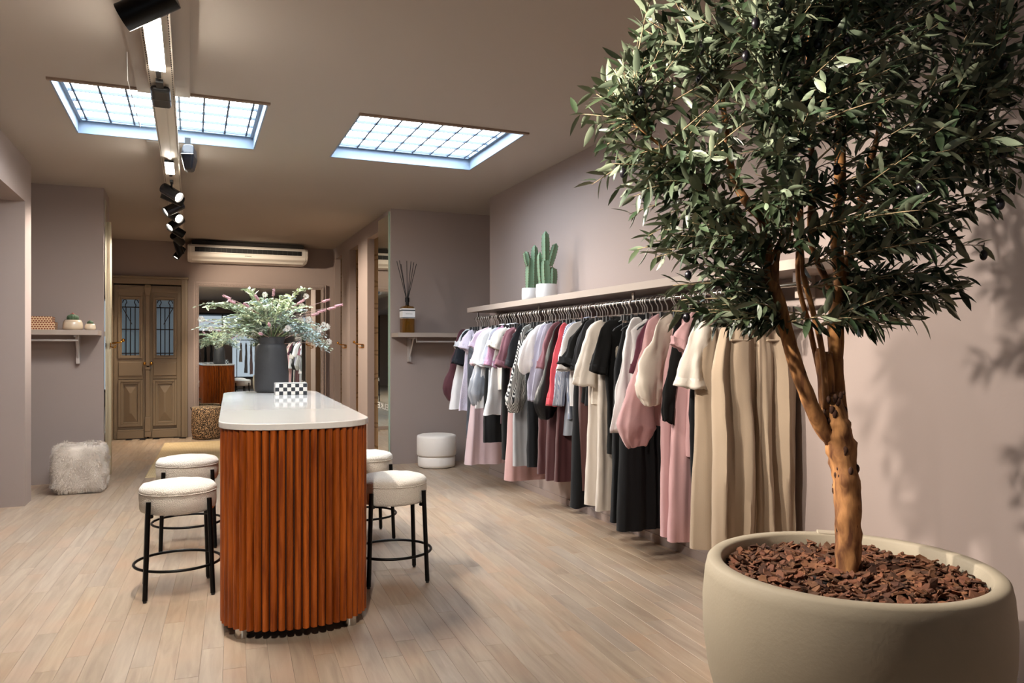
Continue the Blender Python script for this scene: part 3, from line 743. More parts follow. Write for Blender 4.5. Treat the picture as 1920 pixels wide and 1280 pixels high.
for c in ((.22, -.14, .20), (.285, -.16, .205), (.41, -.15, .17), (.45, -.05, .15), (.25, -.02, .33), (.28, -.03, .41), (.11, -.22, .13), (-.05, .05, .42), (.46, -.1, .02), (-.48, -.1, .12), (-.55, 0, .2), (.37, -.18, .12)):
    q = MB(); rr = R.uniform(.020, .03)
    for k in range(26):
        zz = 1 - 2 * (k + .5) / 26; a = k * 2.4; rad = math.sqrt(1 - zz * zz); dr = Vector((rad * math.cos(a), rad * math.sin(a), zz))
        M = frame(Vector(c) + dr * rr * .35, dr + Vector((0, 0, .4)), dr.orthogonal(), 0, rr * .8); q.add([M @ Vector((v[0] * 2.2, v[1], v[2])) for v in LS[0]], LS[1])
    st2.tube([(0, 0, 0), (c[0] * .4, c[1] * .4, c[2] * .6), c], .002, 5)
    q.build('white_blossom', WHT, fa)
tag(st2.build('flower_stems', mat('pink_stem', '#a98a80', .7), fa, smooth=True), kind='stuff')

# ------------------------------------------------------------------ reed diffuser, left shelf items, cacti
SZ = 1.6225
rd = empty('reed_diffuser', (2.425, 9.2, SZ)); tag(rd, 'large amber reed diffuser bottle with black reeds on the right alcove shelf', 'diffuser')
AMB = bpy.data.materials.new('amber_glass'); AMB.use_nodes = True; b_ = AMB.node_tree.nodes['Principled BSDF']; b_.inputs['Base Color'].default_value = lin('#8a5a12'); b_.inputs['Roughness'].default_value = .06; b_.inputs['Transmission Weight'].default_value = .55; b_.inputs['Alpha'].default_value = .8
MB().loft([[(x * k, y * k, z) for x, y in [(-.075, -.06), (-.06, -.075), (.06, -.075), (.075, -.06), (.075, .06), (.06, .075), (-.06, .075), (-.075, .06)]] for k, z in ((.96, 0), (1, .01), (1, .295), (.9, .318), (.34, .33), (.3, .335))]).build('bottle', AMB, rd, bevel=.003)
lb = MB().bb(-.077, .077, -.0765, .0765, .175, .295).build('label', mat('paper_white', '#e4e4e6', .7), rd)
for z0, z1 in ((.262, .280), (.178, .188)): MB().bb(-.0775, .0775, -.077, .077, z0, z1).build('label_band', mat('slate_print', '#4b5157', .6), lb)
MB().bb(-.04, .045, -.0775, -.0768, .226, .231).build('label_print', mat('slate_print', '#4b5157', .6), lb)
MB().lathe([(.021, .325), (.021, .375), (.027, .375), (.027, .43), (.02, .432)], 20).build('collar', BLACK, rd, smooth=True, angle=40)
for k, (dx, dy, h) in enumerate(((-.125, .02, .87), (-.105, -.03, .875), (-.065, .05, .84), (-.01, -.02, .875), (.055, .03, .875), (.075, -.03, .86), (.115, 0, .845))):
    MB().tube([(-dx * .25, -dy * .3, .02), (dx * .12, dy * .12, .43), (dx, dy, h)], .0038, 6).build('reed', BLACKP, rd)


def dots(N, L, co):
    sp = N.new('ShaderNodeSeparateXYZ'); L.new(co, sp.inputs[0])
    row = math_node(N, L, 'MULTIPLY', sp.outputs[2], 1 / .021); ri = math_node(N, L, 'FLOOR', row)
    xx = math_node(N, L, 'ADD', math_node(N, L, 'MULTIPLY', math_node(N, L, 'ADD', sp.outputs[0], sp.outputs[1]), 1 / .0245), math_node(N, L, 'MULTIPLY', ri, .5))
    u = math_node(N, L, 'SUBTRACT', math_node(N, L, 'FRACT', xx), .5); v = math_node(N, L, 'SUBTRACT', math_node(N, L, 'FRACT', row), .5)
    r2 = math_node(N, L, 'ADD', math_node(N, L, 'MULTIPLY', u, u), math_node(N, L, 'MULTIPLY', v, v)); return math_node(N, L, 'LESS_THAN', r2, .14)


DOT = patterned('honeycomb_print', dots, '#e8c9a0', '#8f4a2c', .6)
for x0, x1, z, h, lab in ((-1.66, -1.30, SZ, .0785, 'lower honeycomb patterned box of the stack on the left shelf'), (-1.64, -1.325, SZ + .0795, .055, 'upper smaller honeycomb patterned box of the stack on the left shelf')):
    bxo = MB().bb(x0, x1, 9.12, 9.3, 0, h * .62).build('patterned_box', DOT, loc=(0, 0, z), bevel=.002); tag(bxo, lab, 'box', 'honeycomb boxes on the left shelf')
    MB().bb(x0 - .002, x1 + .002, 9.118, 9.302, h * .62, h).build('lid', DOT, bxo, bevel=.002)
CRM = mat('cream_glazed_ceramic', '#d2bfa6', .22, coat=.3)


def cactus_ball(name, loc, r, h, plant_r, label, knobs):
    p = MB().lathe([(r * .8, 0), (r * .97, .01), (r, h * .3), (r * .95, h * .7), (r * .8, h), (r * .7, h * 1.0), (r * .72, h * .88), (.001, h * .85)], 32).build(name, CRM, loc=loc, smooth=True); tag(p, label, 'potted cactus', 'small potted cacti on the left shelf')
    q = MB(); n = 12
    for k in range(n):
        a = 2 * PI * k / n; q.sphere((plant_r * .55 * math.cos(a), plant_r * .55 * math.sin(a), h + plant_r * .35), plant_r * .5, 8, 6, (1, 1, 1.2))
    q.sphere((0, 0, h + plant_r * .5), plant_r * .7, 10, 8); c = q.build('cactus', mat('dark_cactus', '#4a5f45', .7), p, smooth=True)
    if knobs:
        z = MB()
        for k in range(14): a = k * 2.4; z.sphere((plant_r * .5 * math.cos(a) * (k / 14), plant_r * .5 * math.sin(a) * (k / 14), h + plant_r * 1.25 - .02 * (k / 14)), plant_r * .13, 6, 4)
        z.build('flower_crown', mat('red_cactus_flower', '#9a4a44', .7), p, smooth=True)


cactus_ball('cactus_pot', (-1.145, 9.18, SZ), .095, .105, .055, 'bigger cream glazed pot with a red-topped round cactus on the left shelf', True)
cactus_ball('cactus_pot', (-.985, 9.18, SZ), .052, .066, .03, 'smaller cream glazed pot with a tiny cactus at the end of the left shelf', False)


def column(mb, spine, pts, r, rz):
    pts = [Vector(p) for p in pts]; k = len(pts); rings = []
    for i, p in enumerate(pts):
        t = (pts[min(i + 1, k - 1)] - pts[max(i - 1, 0)]).normalized(); a = t.orthogonal().normalized() if abs(t.z) < .95 else Vector((1, 0, 0)); a = (a - t * a.dot(t)).normalized(); b = t.cross(a)
        u = i / (k - 1); rr = r * (.8 + .25 * math.sin(u * PI)) * (1 if u < .85 else max(.12, math.sqrt(max(0, 1 - ((u - .85) / .15) ** 2))))
        ring = []
        for j in range(20):
            th = 2 * PI * j / 20 + rz; q = rr * (1 + .28 * (1 if j % 4 == 0 else (-.45 if j % 4 == 2 else 0))); ring.append(p + a * math.cos(th) * q + b * math.sin(th) * q)
            if j % 4 == 0 and i % 1 == 0 and i < k - 1:
                o_ = a * math.cos(th) + b * math.sin(th); s0 = p + o_ * q * .98; spine.sphere(s0, .0045, 5, 3)
        rings.append(ring)
    mb.loft(rings)


def tall_cactus(loc, r, h, cols, label):
    p = MB().lathe([(r * .86, 0), (r * .97, .008), (r * 1.0, h * .4), (r * .97, h * .93), (r * .93, h), (r * .84, h), (r * .84, h * .88), (.001, h * .87)], 36).build('cactus_pot', WHITECER, loc=loc, smooth=True, angle=45); tag(p, label, 'potted cactus', 'columnar cacti on the long shelf')
    for pts, rr, rz in cols:
        q = MB(); s = MB(); P = [Vector(x) for x in pts]; dense = []
        for i in range(len(P) - 1):
            for t in range(8): dense.append(P[i].lerp(P[i + 1], t / 8))
        dense.append(P[-1]); column(q, s, dense, rr, rz); c = q.build('cactus_column', CACTUS, p, smooth=True, angle=60); tag(s.build('spines', SPINE, c), kind='stuff')


U = Vector((.924, -.382, 0))
def up(u, z, v=0): return U * u + Vector((.382, .924, 0)) * v + Vector((0, 0, z))
tall_cactus((2.93, 6.63, 1.878), .082, .115, [([up(-.01, .1), up(.0, .30), up(.012, .40)], .034, .2), ([up(.03, .1), up(.035, .3), up(.04, .52)], .03, .6), ([up(-.02, .33, -.02), up(-.045, .46, -.02)], .024, 0), ([up(.05, .1, .04), up(.06, .34, .04)], .026, .3)], 'two-stemmed columnar cactus in the white pot nearer the shelf end')
tall_cactus((2.93, 6.27, 1.878), .098, .125, [([up(.0, .1), up(-.008, .36)], .036, .1), ([up(-.008, .32), up(-.01, .60)], .029, .4), ([up(.045, .1), up(.05, .28)], .036, .7), ([up(.03, .29, -.01), up(.085, .49, -.01)], .026, .2), ([up(-.045, .12, .03), up(-.06, .42, .03)], .024, .2)], 'taller branching columnar cactus in the wider white pot on the long shelf')

# ------------------------------------------------------------------ lighting track
TRAYM = mat('white_perforated_tray', '#cfc4b4', .5)
tr = empty('cable_tray', (-.17, 8, 3.03)); tag(tr, 'long white perforated cable tray hanging under the ceiling duct', 'cable tray')
MB().bb(-.07, .07, -5.6, 5.6, -.004, 0).bb(-.0715, -.069, -5.6, 5.6, -.004, .028).bb(.069, .0715, -5.6, 5.6, -.004, .028).build('channel', TRAYM, tr)
sl_ = MB()
for k in range(300):
    y = -5.2 + k * .035
    for x in (-.062, .062): sl_.bb(x - .0025, x + .0025, y - .009, y + .009, -.0052, -.0036)
tag(sl_.build('slots', mat('slot_shadow', '#3f372f', .9), tr), kind='stuff')
for y in (-4.6, -3.0, -.2, 1.6, 3.2, 4.8): MB().bb(-.068, .068, y - .012, y + .012, .0, .1).build('hanger_bracket', TRAYM, tr)
MB().bb(-.012, .012, -5.6, 5.5, -.018, -.0045).build('power_track', TRAYM, tr)
cw = MB().tube([(-.345, 4.95, 3.13), (-.345, 5.0, 2.98), (-.33, 5.9, 2.95), (-.33, 5.95, 3.02)], .0025, 6).build('white_wire', mat('white_cable', '#e8e6e2', .5)); tag(cw, 'thin white wire hanging beside the cable tray near the skylight', 'wire')


def led(y0, y1, wx, label):
    l = MB().bb(-wx, wx, y0, y1, -.02, 0).build('led_panel', BLACKP, loc=(-.178, 0, 3.009)); tag(l, label, 'light')
    m = bpy.data.materials.new('led_glow'); m.use_nodes = True; b = m.node_tree.nodes['Principled BSDF']; b.inputs['Emission Color'].default_value = (1, .93, .83, 1); b.inputs['Emission Strength'].default_value = LED_PANE
    MB().bb(-wx + .003, wx - .003, y0 + .003, y1 - .003, -.024, -.0202).build('diffuser', m, l)
    MB().bb(-.013, .013, y1 + .0, y1 + .16, -.014, 0).build('adapter', BLACKP, l, bevel=.003)
    return l


led(4.02, 4.78, .042, 'long glowing LED bar on the cable tray nearest the camera')
led(7.1, 7.55, .036, 'short square LED light on the cable tray beyond the skylight')
eb = MB().bb(-.055, .055, -.20, .16, -.045, -.006).build('box_spotlight', BLACKP, loc=(-.178, 5.32, 3.02), bevel=.03, seg=4); tag(eb, 'flat black rounded spotlight head under the tray at the skylight', 'light')
MB().bb(-.02, .02, -.32, -.17, -.03, -.006).build('arm', BLACKP, eb); MB().bb(-.056, .056, -.018, -.014, -.046, -.04).build('seam', mat('grey_line', '#77736e', .5), eb)


LENS = bpy.data.materials.new('spot_lens'); LENS.use_nodes = True; b_ = LENS.node_tree.nodes['Principled BSDF']; b_.inputs['Emission Color'].default_value = (1, .9, .76, 1); b_.inputs['Emission Strength'].default_value = 14


def spot(y, aim, label, power=60, cone=46, col=(1, .90, .78), x=-.178, z=2.90, dim=1., ln=.2, rr=.052, metal=None):
    s = empty('track_spotlight', (x, y, 3.009)); tag(s, label, 'light', 'black spotlights on the track')
    MB().bb(-.014, .014, -.06, .06, -.018, -.0).build('adapter', BLACKP, s, bevel=.003)
    MB().cyl((0, 0, -.018), (0, 0, z - 3.009), .008, n=8).build('stem', BLACK, s)
    c = Vector((x, y, z)); dr = (Vector(aim) - c).normalized(); M = rot_to(dr); lo = Vector((0, 0, z - 3.009))
    h = MB(); pr = [(rr * .55, -ln * .52), (rr * .98, -ln * .5), (rr, -ln * .46), (rr, ln * .5), (rr * .93, ln * .5), (rr * .86, ln * .40), (.001, ln * .385)]
    h.lathe(pr, 28); h.v = [tuple(M @ Vector(p) + lo) for p in h.v]; hd = h.build('head', metal or BLACK, s, smooth=True, angle=40)
    q = MB().lathe([(.001, ln * .40), (rr * .83, ln * .40), (rr * .85, ln * .415), (.001, ln * .42)], 24); q.v = [tuple(M @ Vector(p) + lo) for p in q.v]; q.build('lens', LENS, hd)
    l = bpy.data.lights.new('spot_lamp', 'SPOT'); l.energy = power * SPOT; l.color = col; l.spot_size = math.radians(cone); l.spot_blend = .75; l.shadow_soft_size = .035
    o = bpy.data.objects.new('spot_lamp', l); COL.objects.link(o); o.location = c + dr * (ln * .52 + .01); o.rotation_euler = dr.to_track_quat('-Z', 'Y').to_euler()
    return s


DKM = mat('gunmetal', '#3a3a3c', .25, .9)
spot(3.72, (-2.6, 4.4, 1.6), 'big black spotlight cut by the top edge, aimed at the left wall', 22, 60, z=2.915, ln=.24, rr=.06)
spot(2.9, (3.1, 4.6, 1.5), 'black spotlight aimed at the near trousers, above the frame', 72, 56)
spot(3.1, (3.15, 2.2, .95), 'black spotlight added unseen above the frame to brighten the near wall past the tree', 170, 62)  # added lamp out of view, lifts the near right wall
spot(7.98, (2.7, 5.7, .8), 'gunmetal cylindrical spotlight lit blue by the skylight, aimed right', 135, 58, metal=DKM)
spot(8.85, (-2.2, 8.2, 1.6), 'gunmetal spotlight tilted down to the left wall', 70, 60, metal=DKM)
spot(9.35, (1.9, 6.3, 1.2), 'spotlight glaring straight towards the camera', 90, 60)
spot(9.9, (-1.6, 9.0, 1.6), 'black spotlight pointing left, behind the glaring one', 50, 60)
spot(10.5, (2.4, 11.0, 1.4), 'black spotlight pointing right towards the fitting rooms', 190, 70, (1, .84, .66))
spot(11.3, (1.2, 13.5, 1.9), 'black spotlight pointing forward and down to the wall mirror', 90, 70, (1, .82, .62))
spot(12.2, (.5, 12.9, .6), 'black spotlight tilted to the leopard basket corner', 90, 70, (1, .82, .62))
spot(12.9, (-1.2, 12.6, 1.4), 'last black spotlight at the tray end, pointing left', 70, 90, (1, .82, .62))
spot(8.4, (2.75, 9.35, 1.9), 'black spotlight aimed at the right alcove, close behind the gunmetal one', 26, 60, x=-.178, z=2.93)
spot(.5, (.5, 3.95, .72), 'black spotlight added unseen behind the camera to brighten the near end of the fluted table', 150, 25)  # added lamp out of view, throws frontal light on the slats
spot(2.3, (2.2, 2.25, 2.0), 'black spotlight added unseen above the frame to brighten the olive tree crown', 165, 56)  # added lamp out of view, lightens the dark leaves
sk = MB().loft([[(-.03, -.10, -.0), (.05, -.12, 0), (.075, .08, 0), (-.02, .10, 0)], [(-.045, -.12, -.09), (.05, -.15, -.09), (.085, .1, -.09), (-.03, .12, -.09)], [(-.02, -.06, -.20), (.04, -.09, -.20), (.06, .05, -.20), (-.01, .06, -.20)]]).build('ceiling_speaker', mat('navy_black_plastic', '#11151d', .3), loc=(-.04, 6.92, 3.09), bevel=.02, seg=3); tag(sk, 'dark wedge-shaped loudspeaker hung just right of the cable tray', 'loudspeaker')
MB().bb(-.015, .03, -.03, .03, 0, .07).build('bracket', BLACKP, sk); MB().tube([(-.046, -.121, -.088), (.05, -.151, -.088)], .004, 6).build('edge_trim', CHROME, sk)
# ------------------------------------------------------------------ planter and olive tree
PX, PY, PZ, PR = 2.25, 2.17, .63, .51
pot = MB().lathe([(.40, 0), (.43, .01), (.475, .10), (.508, .22), (.526, .36), (.528, .48), (.519, .58), (.510, .62), (.500, PZ), (.462, PZ), (.455, .622), (.452, .54), (.45, .46), (.001, .45)], 96).build('stone_planter', POTM, loc=(PX, PY, 0), smooth=True, angle=60)
tag(pot, 'big round beige stone planter of the olive tree in the near corner', 'planter')
MB().box((.30, .385, PZ - .01), (.12, .058, .03), Matrix.Rotation(-.66, 3, 'Z')).build('rim_clip', mat('pale_resin_clip', '#a89c8a', .5), pot, bevel=.004)
MZ = .595
mul = MB(); R = random.Random(5); chip_v = []
soil = MB().lathe([(.447, MZ - .12), (.447, MZ - .03), (.2, MZ - .012), (.001, MZ - .005)], 40)
for k in range(1500):
    a = R.uniform(0, 2 * PI); rr = math.sqrt(R.random()) * .435; L_ = R.uniform(.026, .074); W_ = L_ * R.uniform(.35, .7); T_ = R.uniform(.003, .006)
    cz = MZ - .022 + R.uniform(0, .028) + .012 * (1 - rr / .435); M = Matrix.Rotation(R.uniform(0, 6.3), 3, 'Z') @ Matrix.Rotation(R.gauss(0, .35), 3, 'X') @ Matrix.Rotation(R.gauss(0, .35), 3, 'Y')
    n = 6; ol_ = [(math.cos(2 * PI * j / n) * L_ / 2 * R.uniform(.75, 1.1), math.sin(2 * PI * j / n) * W_ / 2 * R.uniform(.75, 1.15)) for j in range(n)]
    bend = R.uniform(-.004, .008)
    lo = [M @ Vector((x, y, -T_ / 2 + bend * (2 * x / L_) ** 2)) + Vector((rr * math.cos(a), rr * math.sin(a), cz)) for x, y in ol_]
    hi = [M @ Vector((x * .93, y * .9, T_ / 2 + bend * (2 * x / L_) ** 2 + R.uniform(0, .002))) + Vector((rr * math.cos(a), rr * math.sin(a), cz)) for x, y in ol_]
    mul.loft([lo, hi])
mu = mul.build('bark_mulch', CHIPM, loc=(PX, PY, 0)); tag(mu, 'reddish brown bark chips filling the stone planter', 'mulch', kind='stuff')
soil.build('soil', mat('dark_soil', '#1c120b', .95), mu)

TO = Vector((2.272, 2.197, 0)); TU = Vector((.9239, -.3827, 0)); TW = Vector((.3827, .9239, 0))


def tp(u, z, w=0.): return TO + TU * u + TW * w + Vector((0, 0, z))


ot = empty('olive_tree', (0, 0, 0)); tag(ot, 'tall artificial olive tree with a bushy dark crown growing from the stone planter', 'tree')


def limb(name, pts, parent=ot, n=12, rough=.1, fine=5):
    """pts: (u, z, w, radius); smoothed, knotted tube"""
    P = [(tp(u, z, w), r) for u, z, w, r in pts]; D = []
    for i in range(len(P) - 1):
        p0 = P[max(i - 1, 0)]; p1 = P[i]; p2 = P[i + 1]; p3 = P[min(i + 2, len(P) - 1)]
        for t in range(fine):
            t /= fine; q = .5 * (2 * p1[0] + (p2[0] - p0[0]) * t + (2 * p0[0] - 5 * p1[0] + 4 * p2[0] - p3[0]) * t * t + (3 * p1[0] - p0[0] - 3 * p2[0] + p3[0]) * t ** 3)
            D.append((q, p1[1] + (p2[1] - p1[1]) * t))
    D.append(P[-1]); m = MB().tube([d[0] for d in D], [d[1] for d in D], n)
    out = []
    for i, p in enumerate(m.v):
        v = Vector(p); c = D[min(i // n, len(D) - 1)]; o = v - c[0]
        out.append(tuple(c[0] + o * (1 + rough * 1.6 * noise.noise(v * 22) + rough * noise.noise(v * 60))))
    m.v = out; return m.build(name, BARK, parent, smooth=True), [d[0] for d in D]


SK = []
tk, s_ = limb('trunk', [(0, .57, 0, .050), (.003, .68, 0, .046), (-.001, .82, 0, .045), (-.01, .95, 0, .047), (-.028, 1.06, 0, .052), (-.048, 1.14, 0, .054), (-.058, 1.20, 0, .044), (-.064, 1.26, 0, .026)], n=20, rough=.13)
kn = MB(); R = random.Random(9)
for k in range(60):
    ci = R.choice(s_[2:-3]); a = R.uniform(0, 6.3); rr = .0405 + .006 * (ci.z > 1.0)
    kn.sphere(ci + TU * (rr * math.cos(a)) + TW * (rr * math.sin(a)) + Vector((0, 0, R.uniform(-.05, .05))), R.uniform(.005, .011), 8, 5, (1, 1, 1.7))
tag(kn.build('knots', mat('dark_bark_knot', '#3b2010', .9), tk, smooth=True), kind='stuff')
BR = [
    [(-.06, 1.08, -.0, .030), (-.114, 1.145, -.02, .030), (-.164, 1.238, -.04, .028), (-.214, 1.362, -.05, .027), (-.25, 1.49, -.05, .026), (-.275, 1.60, -.04, .025), (-.30, 1.70, -.02, .024), (-.315, 1.89, -.0, .019), (-.37, 1.97, .02, .017), (-.42, 2.07, .03, .015), (-.44, 2.23, .05, .012), (-.46, 2.43, .06, .008)],
    [(-.285, 1.66, -.03, .016), (-.29, 1.77, -.06, .016), (-.255, 1.87, -.09, .015), (-.28, 2.05, -.11, .013), (-.30, 2.23, -.12, .010), (-.29, 2.45, -.12, .007)],
    [(-.018, 1.08, .01, .032), (-.018, 1.18, .03, .028), (-.03, 1.33, .03, .026), (-.04, 1.53, .03, .025), (-.015, 1.65, .03, .024), (-.03, 1.83, .03, .023), (-.012, 2.07, .04, .021), (-.008, 2.37, .05, .017), (.0, 2.61, .05, .012), (.02, 2.85, .04, .008)],
    [(-.028, 1.56, .03, .018), (.02, 1.73, .06, .017), (.08, 1.87, .09, .016), (.11, 2.05, .12, .014), (.18, 2.25, .15, .011), (.22, 2.43, .18, .008)],
    [(-.068, 1.16, .01, .032), (-.075, 1.26, .01, .031), (-.085, 1.39, .01, .032), (-.085, 1.408, .01, .030)],
    [(-.09, 1.20, -.02, .013), (-.11, 1.42, -.03, .011), (-.16, 1.58, -.06, .010), (-.20, 1.72, -.08, .009), (-.22, 1.95, -.12, .007)],
    [(-.08, 1.26, .03, .011), (-.12, 1.50, .06, .010), (-.15, 1.69, .10, .009), (-.13, 1.95, .16, .008), (-.16, 2.3, .22, .006)],
    [(-.02, 1.32, .04, .012), (.01, 1.45, .08, .010), (.03, 1.66, .12, .009), (.12, 1.95, .2, .008), (.3, 2.2, .25, .006)],
    [(-.14, 1.87, -.02, .014), (-.15, 2.1, -.04, .012), (-.18, 2.45, -.08, .009), (-.16, 2.75, -.1, .006)],
    [(-.03, 1.60, .02, .014), (-.14, 1.80, -.02, .013), (-.16, 2.0, -.06, .010)],
    [(-.30, 1.78, 0, .012), (-.48, 1.95, -.04, .010), (-.66, 2.12, -.06, .007), (-.82, 2.26, -.05, .004)],
    [(-.02, 2.0, .03, .012), (.16, 2.1, .0, .010), (.36, 2.2, -.02, .007), (.5, 2.32, -.02, .004)],
]
for b in BR:
    o, pts = limb('branch', b, n=10, rough=.07, fine=4); SK += [p for p in pts if p.z > 1.5]
ce_ = MB().cyl(tp(-.085, 1.4075, .01), tp(-.085, 1.412, .01), .030, .029, 18).build('cut_face', mat('cut_wood', '#8a5a30', .8), ot)
# crown: outline half widths by height, twigs end inside it
ENV = [(1.42, -.19, .12), (1.50, -.62, .22), (1.60, -.70, .38), (1.70, -.72, .45), (1.80, -.76, .38), (1.92, -.80, .52), (2.02, -.90, .66), (2.12, -.93, .64), (2.22, -.92, .62), (2.34, -1.04, .62), (2.45, -.92, .68), (2.55, -.78, .63), (2.70, -.76, .56), (2.9, -.62, .45), (3.08, -.4, .3)]


def env(z):
    for (z0, a, b), (z1, c, d_) in zip(ENV, ENV[1:]):
        if z0 <= z <= z1:
            t = (z - z0) / (z1 - z0); return a + (c - a) * t, b + (d_ - b) * t
    return 0, 0


R = random.Random(21); twig = MB(); leaves = []; olives = []; LSH = leaf_shape(1, .135, .3)
for k in range(820):
    z = (R.uniform(1.5, 1.8) if R.random() < .16 else R.uniform(1.8, 3.08)) if k > 30 else R.uniform(1.9, 2.5)
    a, b = env(z); c = (a + b) / 2; hw_ = (b - a) / 2
    u = c + hw_ * math.copysign(abs(R.uniform(-1, 1)) ** .8, R.uniform(-1, 1)); rel = (u - c) / hw_ if hw_ else 0
    w = math.sqrt(max(0, 1 - rel * rel)) * .54 * R.uniform(-1, .6)
    if z < 1.75: w *= .6
    if k > 700: z = R.uniform(1.95, 3.0); u = -.15 + R.uniform(-.4, .4); w = R.uniform(-.5, -.2)
    tip = tp(u, z, w)
    if R.random() < .16 and 1.6 < z < 2.9: tip = tip + (tip - tp(-.15, z, 0)) * R.uniform(.05, .16)
    if tip.x > 3.09: tip.x = 3.09 - R.random() * .05
    if tip.y > 3.0 and tip.z < 1.9: tip.y = 3.0 - R.random() * .2
    best = min(SK, key=lambda p: (p - tip).length + .8 * max(0, p.z - tip.z + .02) + R.random() * .08)
    d = tip - best; L0 = d.length
    if L0 < .12: continue
    mid = best.lerp(tip, .5) + Vector((0, 0, R.uniform(.0, .10) * L0)) + Vector((R.uniform(-.05, .05), R.uniform(-.05, .05), 0)) * L0
    pts = [best * (1 - t) ** 2 + mid * 2 * t * (1 - t) + tip * t * t for t in [i / 6 for i in range(7)]]
    twig.tube(pts, [.0042 - .003 * i / 6 for i in range(7)], 5)
    vis = min(L0, R.uniform(.24, .50)); nl = int(vis / .0165)
    for i in range(nl):
        t = 1 - (vis / L0) * (1 - (i + .5) / nl); p = best * (1 - t) ** 2 + mid * 2 * t * (1 - t) + tip * t * t; tg = ((mid - best) * (1 - t) + (tip - mid) * t).normalized()
        s0 = tg.orthogonal().normalized(); s1 = tg.cross(s0); an = (i % 2) * PI + (i // 2) * 1.45 + R.uniform(-.4, .4); sd = s0 * math.cos(an) + s1 * math.sin(an)
        dr = (tg * R.uniform(.5, .95) + sd * R.uniform(.6, 1.0) + Vector((0, 0, R.uniform(-.45, .12)))).normalized()
        if (p + dr * .07).x > 3.14 or (p + dr * .08).z > 3.12: continue
        leaves.append(frame(p, dr, (0, 0, 1) if R.random() < .8 else sd, R.uniform(-.8, .8), R.uniform(.055, .10)))
    if k % 22 == 5: olives.append(tip + Vector((0, 0, -.035)))
tag(twig.build('twigs', mat('twig_bark', '#8d7a5c', .8), ot, smooth=True), kind='stuff')
cx, sx = math.cos(math.radians(22.48)), math.sin(math.radians(22.48))
leaves.sort(key=lambda M: Vector(M.translation - Vector((0, 0, 1.42))).length)
lm_ = MB().add(*LSH).mesh('leaf', OLIVE_LEAF, True); fo = MB()
for k, M in enumerate(leaves):
    if k < 300:
        o = bpy.data.objects.new('leaf', lm_); COL.objects.link(o); o.parent = ot; o.matrix_local = M
    else: fo.add([M @ Vector(v) for v in LSH[0]], LSH[1])
tag(fo.build('foliage', OLIVE_LEAF, ot, smooth=True), kind='stuff')
OL = mat('black_olive', '#17131a', .3)
for p in olives + [tp(-.85, 2.07, -.05), tp(-.76, 1.99, 0), tp(-.82, 2.27, -.05), tp(.53, 2.39, 0), tp(.6, 2.0, .05), tp(.47, 2.72, 0)]:
    MB().sphere(p, .016, 10, 8, (.85, .85, 1.2)).tube([p + Vector((0, 0, .018)), p + Vector((.004, 0, .045))], .0016, 5).build('olive', OL, ot, smooth=True)

# ------------------------------------------------------------------ clothes on the rail
HANGB = mat('black_velvet_hanger', '#0d0e12', .6, sheen=.3)
GR = 'clothes on the wall rail'
R = random.Random(77)


def hanger_mesh():
    a = MB().tube([(-.205, 0, -.112), (-.19, 0, -.098), (-.06, 0, -.03), (0, 0, -.012), (.06, 0, -.03), (.19, 0, -.098), (.205, 0, -.112)], [.006, .009, .009, .010, .009, .009, .006], 8, flat=.7)
    h = MB().tube([(0, 0, -.012), (0, 0, .045), (-.006, 0, .058), (-.02, 0, .075), (-.021, 0, .095), (-.012, 0, .112), (.003, 0, .116), (.017, 0, .107), (.021, 0, .093)], .0038, 6)
    return a.mesh('hanger', HANGB, True), h.mesh('hook', HOOKM, True)


HM, HK = hanger_mesh()
CM = MB().bb(-.17, .17, -.007, .007, -.042, -.004).mesh('hanger', HANGB)
CL = MB().bb(-.014, .014, -.012, .012, -.075, -.005).bb(-.008, .008, -.018, .018, -.04, -.01).mesh('clip', CHROME)
NECK = RZ - .096     # height of the hanger's neck


def hanger(y, clip=False, tw=0., holds=None):
    o = bpy.data.objects.new('clip_hanger' if clip else 'clothes_hanger', CM if clip else HM); COL.objects.link(o); o.location = (RX, y, NECK); o.rotation_euler = (0, 0, tw)
    k = bpy.data.objects.new('hook', HK); COL.objects.link(k); k.parent = o
    if clip:
        for s in (-.14, .14):
            c = bpy.data.objects.new('clip', CL); COL.objects.link(c); c.parent = o; c.location = (s, 0, 0)
        tag(o, 'black clip hanger holding the ' + ' '.join(holds.split()[:11]).rstrip(',') if holds else 'narrow black clip hanger squeezed among the clothes, what it carries hidden', 'hanger', 'clip hangers on the wall rail')
    else: tag(o, 'black shoulder hanger inside the ' + ' '.join(holds.split()[:11]).rstrip(',') if holds else 'black shoulder hanger squeezed among the clothes, what it carries hidden', 'hanger', 'shoulder hangers on the wall rail')
    return o


def cloth(name, hexcol, rough=.85, bump=(320, .12), sheen=.25, vary=None): return mat('cloth_' + name, hexcol, rough, bump=bump, sheen=sheen, vary=vary)


def stripes(name, a, b, period, axis=0, width=.5):
    def t(N, L, co):
        sp = N.new('ShaderNodeSeparateXYZ'); L.new(co, sp.inputs[0])
        s = math_node(N, L, 'ADD', sp.outputs[axis], math_node(N, L, 'MULTIPLY', sp.outputs[1], .8))
        return math_node(N, L, 'LESS_THAN', math_node(N, L, 'FRACT', math_node(N, L, 'MULTIPLY', s, 1 / period)), width)
    return patterned('cloth_' + name, t, a, b, .85)


def rough_up(mb, amp, sc, seed, zmax=99):
    off = Vector((seed * 3.1, seed * 1.7, seed * .9)); out = []
    for p in mb.v:
        v = Vector(p); k = min(1, max(0, (zmax - v.z) / .1)) if zmax < 90 else 1
        out.append(tuple(v + noise.noise_vector(Vector((v.x * sc, v.y * sc, v.z * sc * .45)) + off) * amp * k))
    mb.v = out; return mb


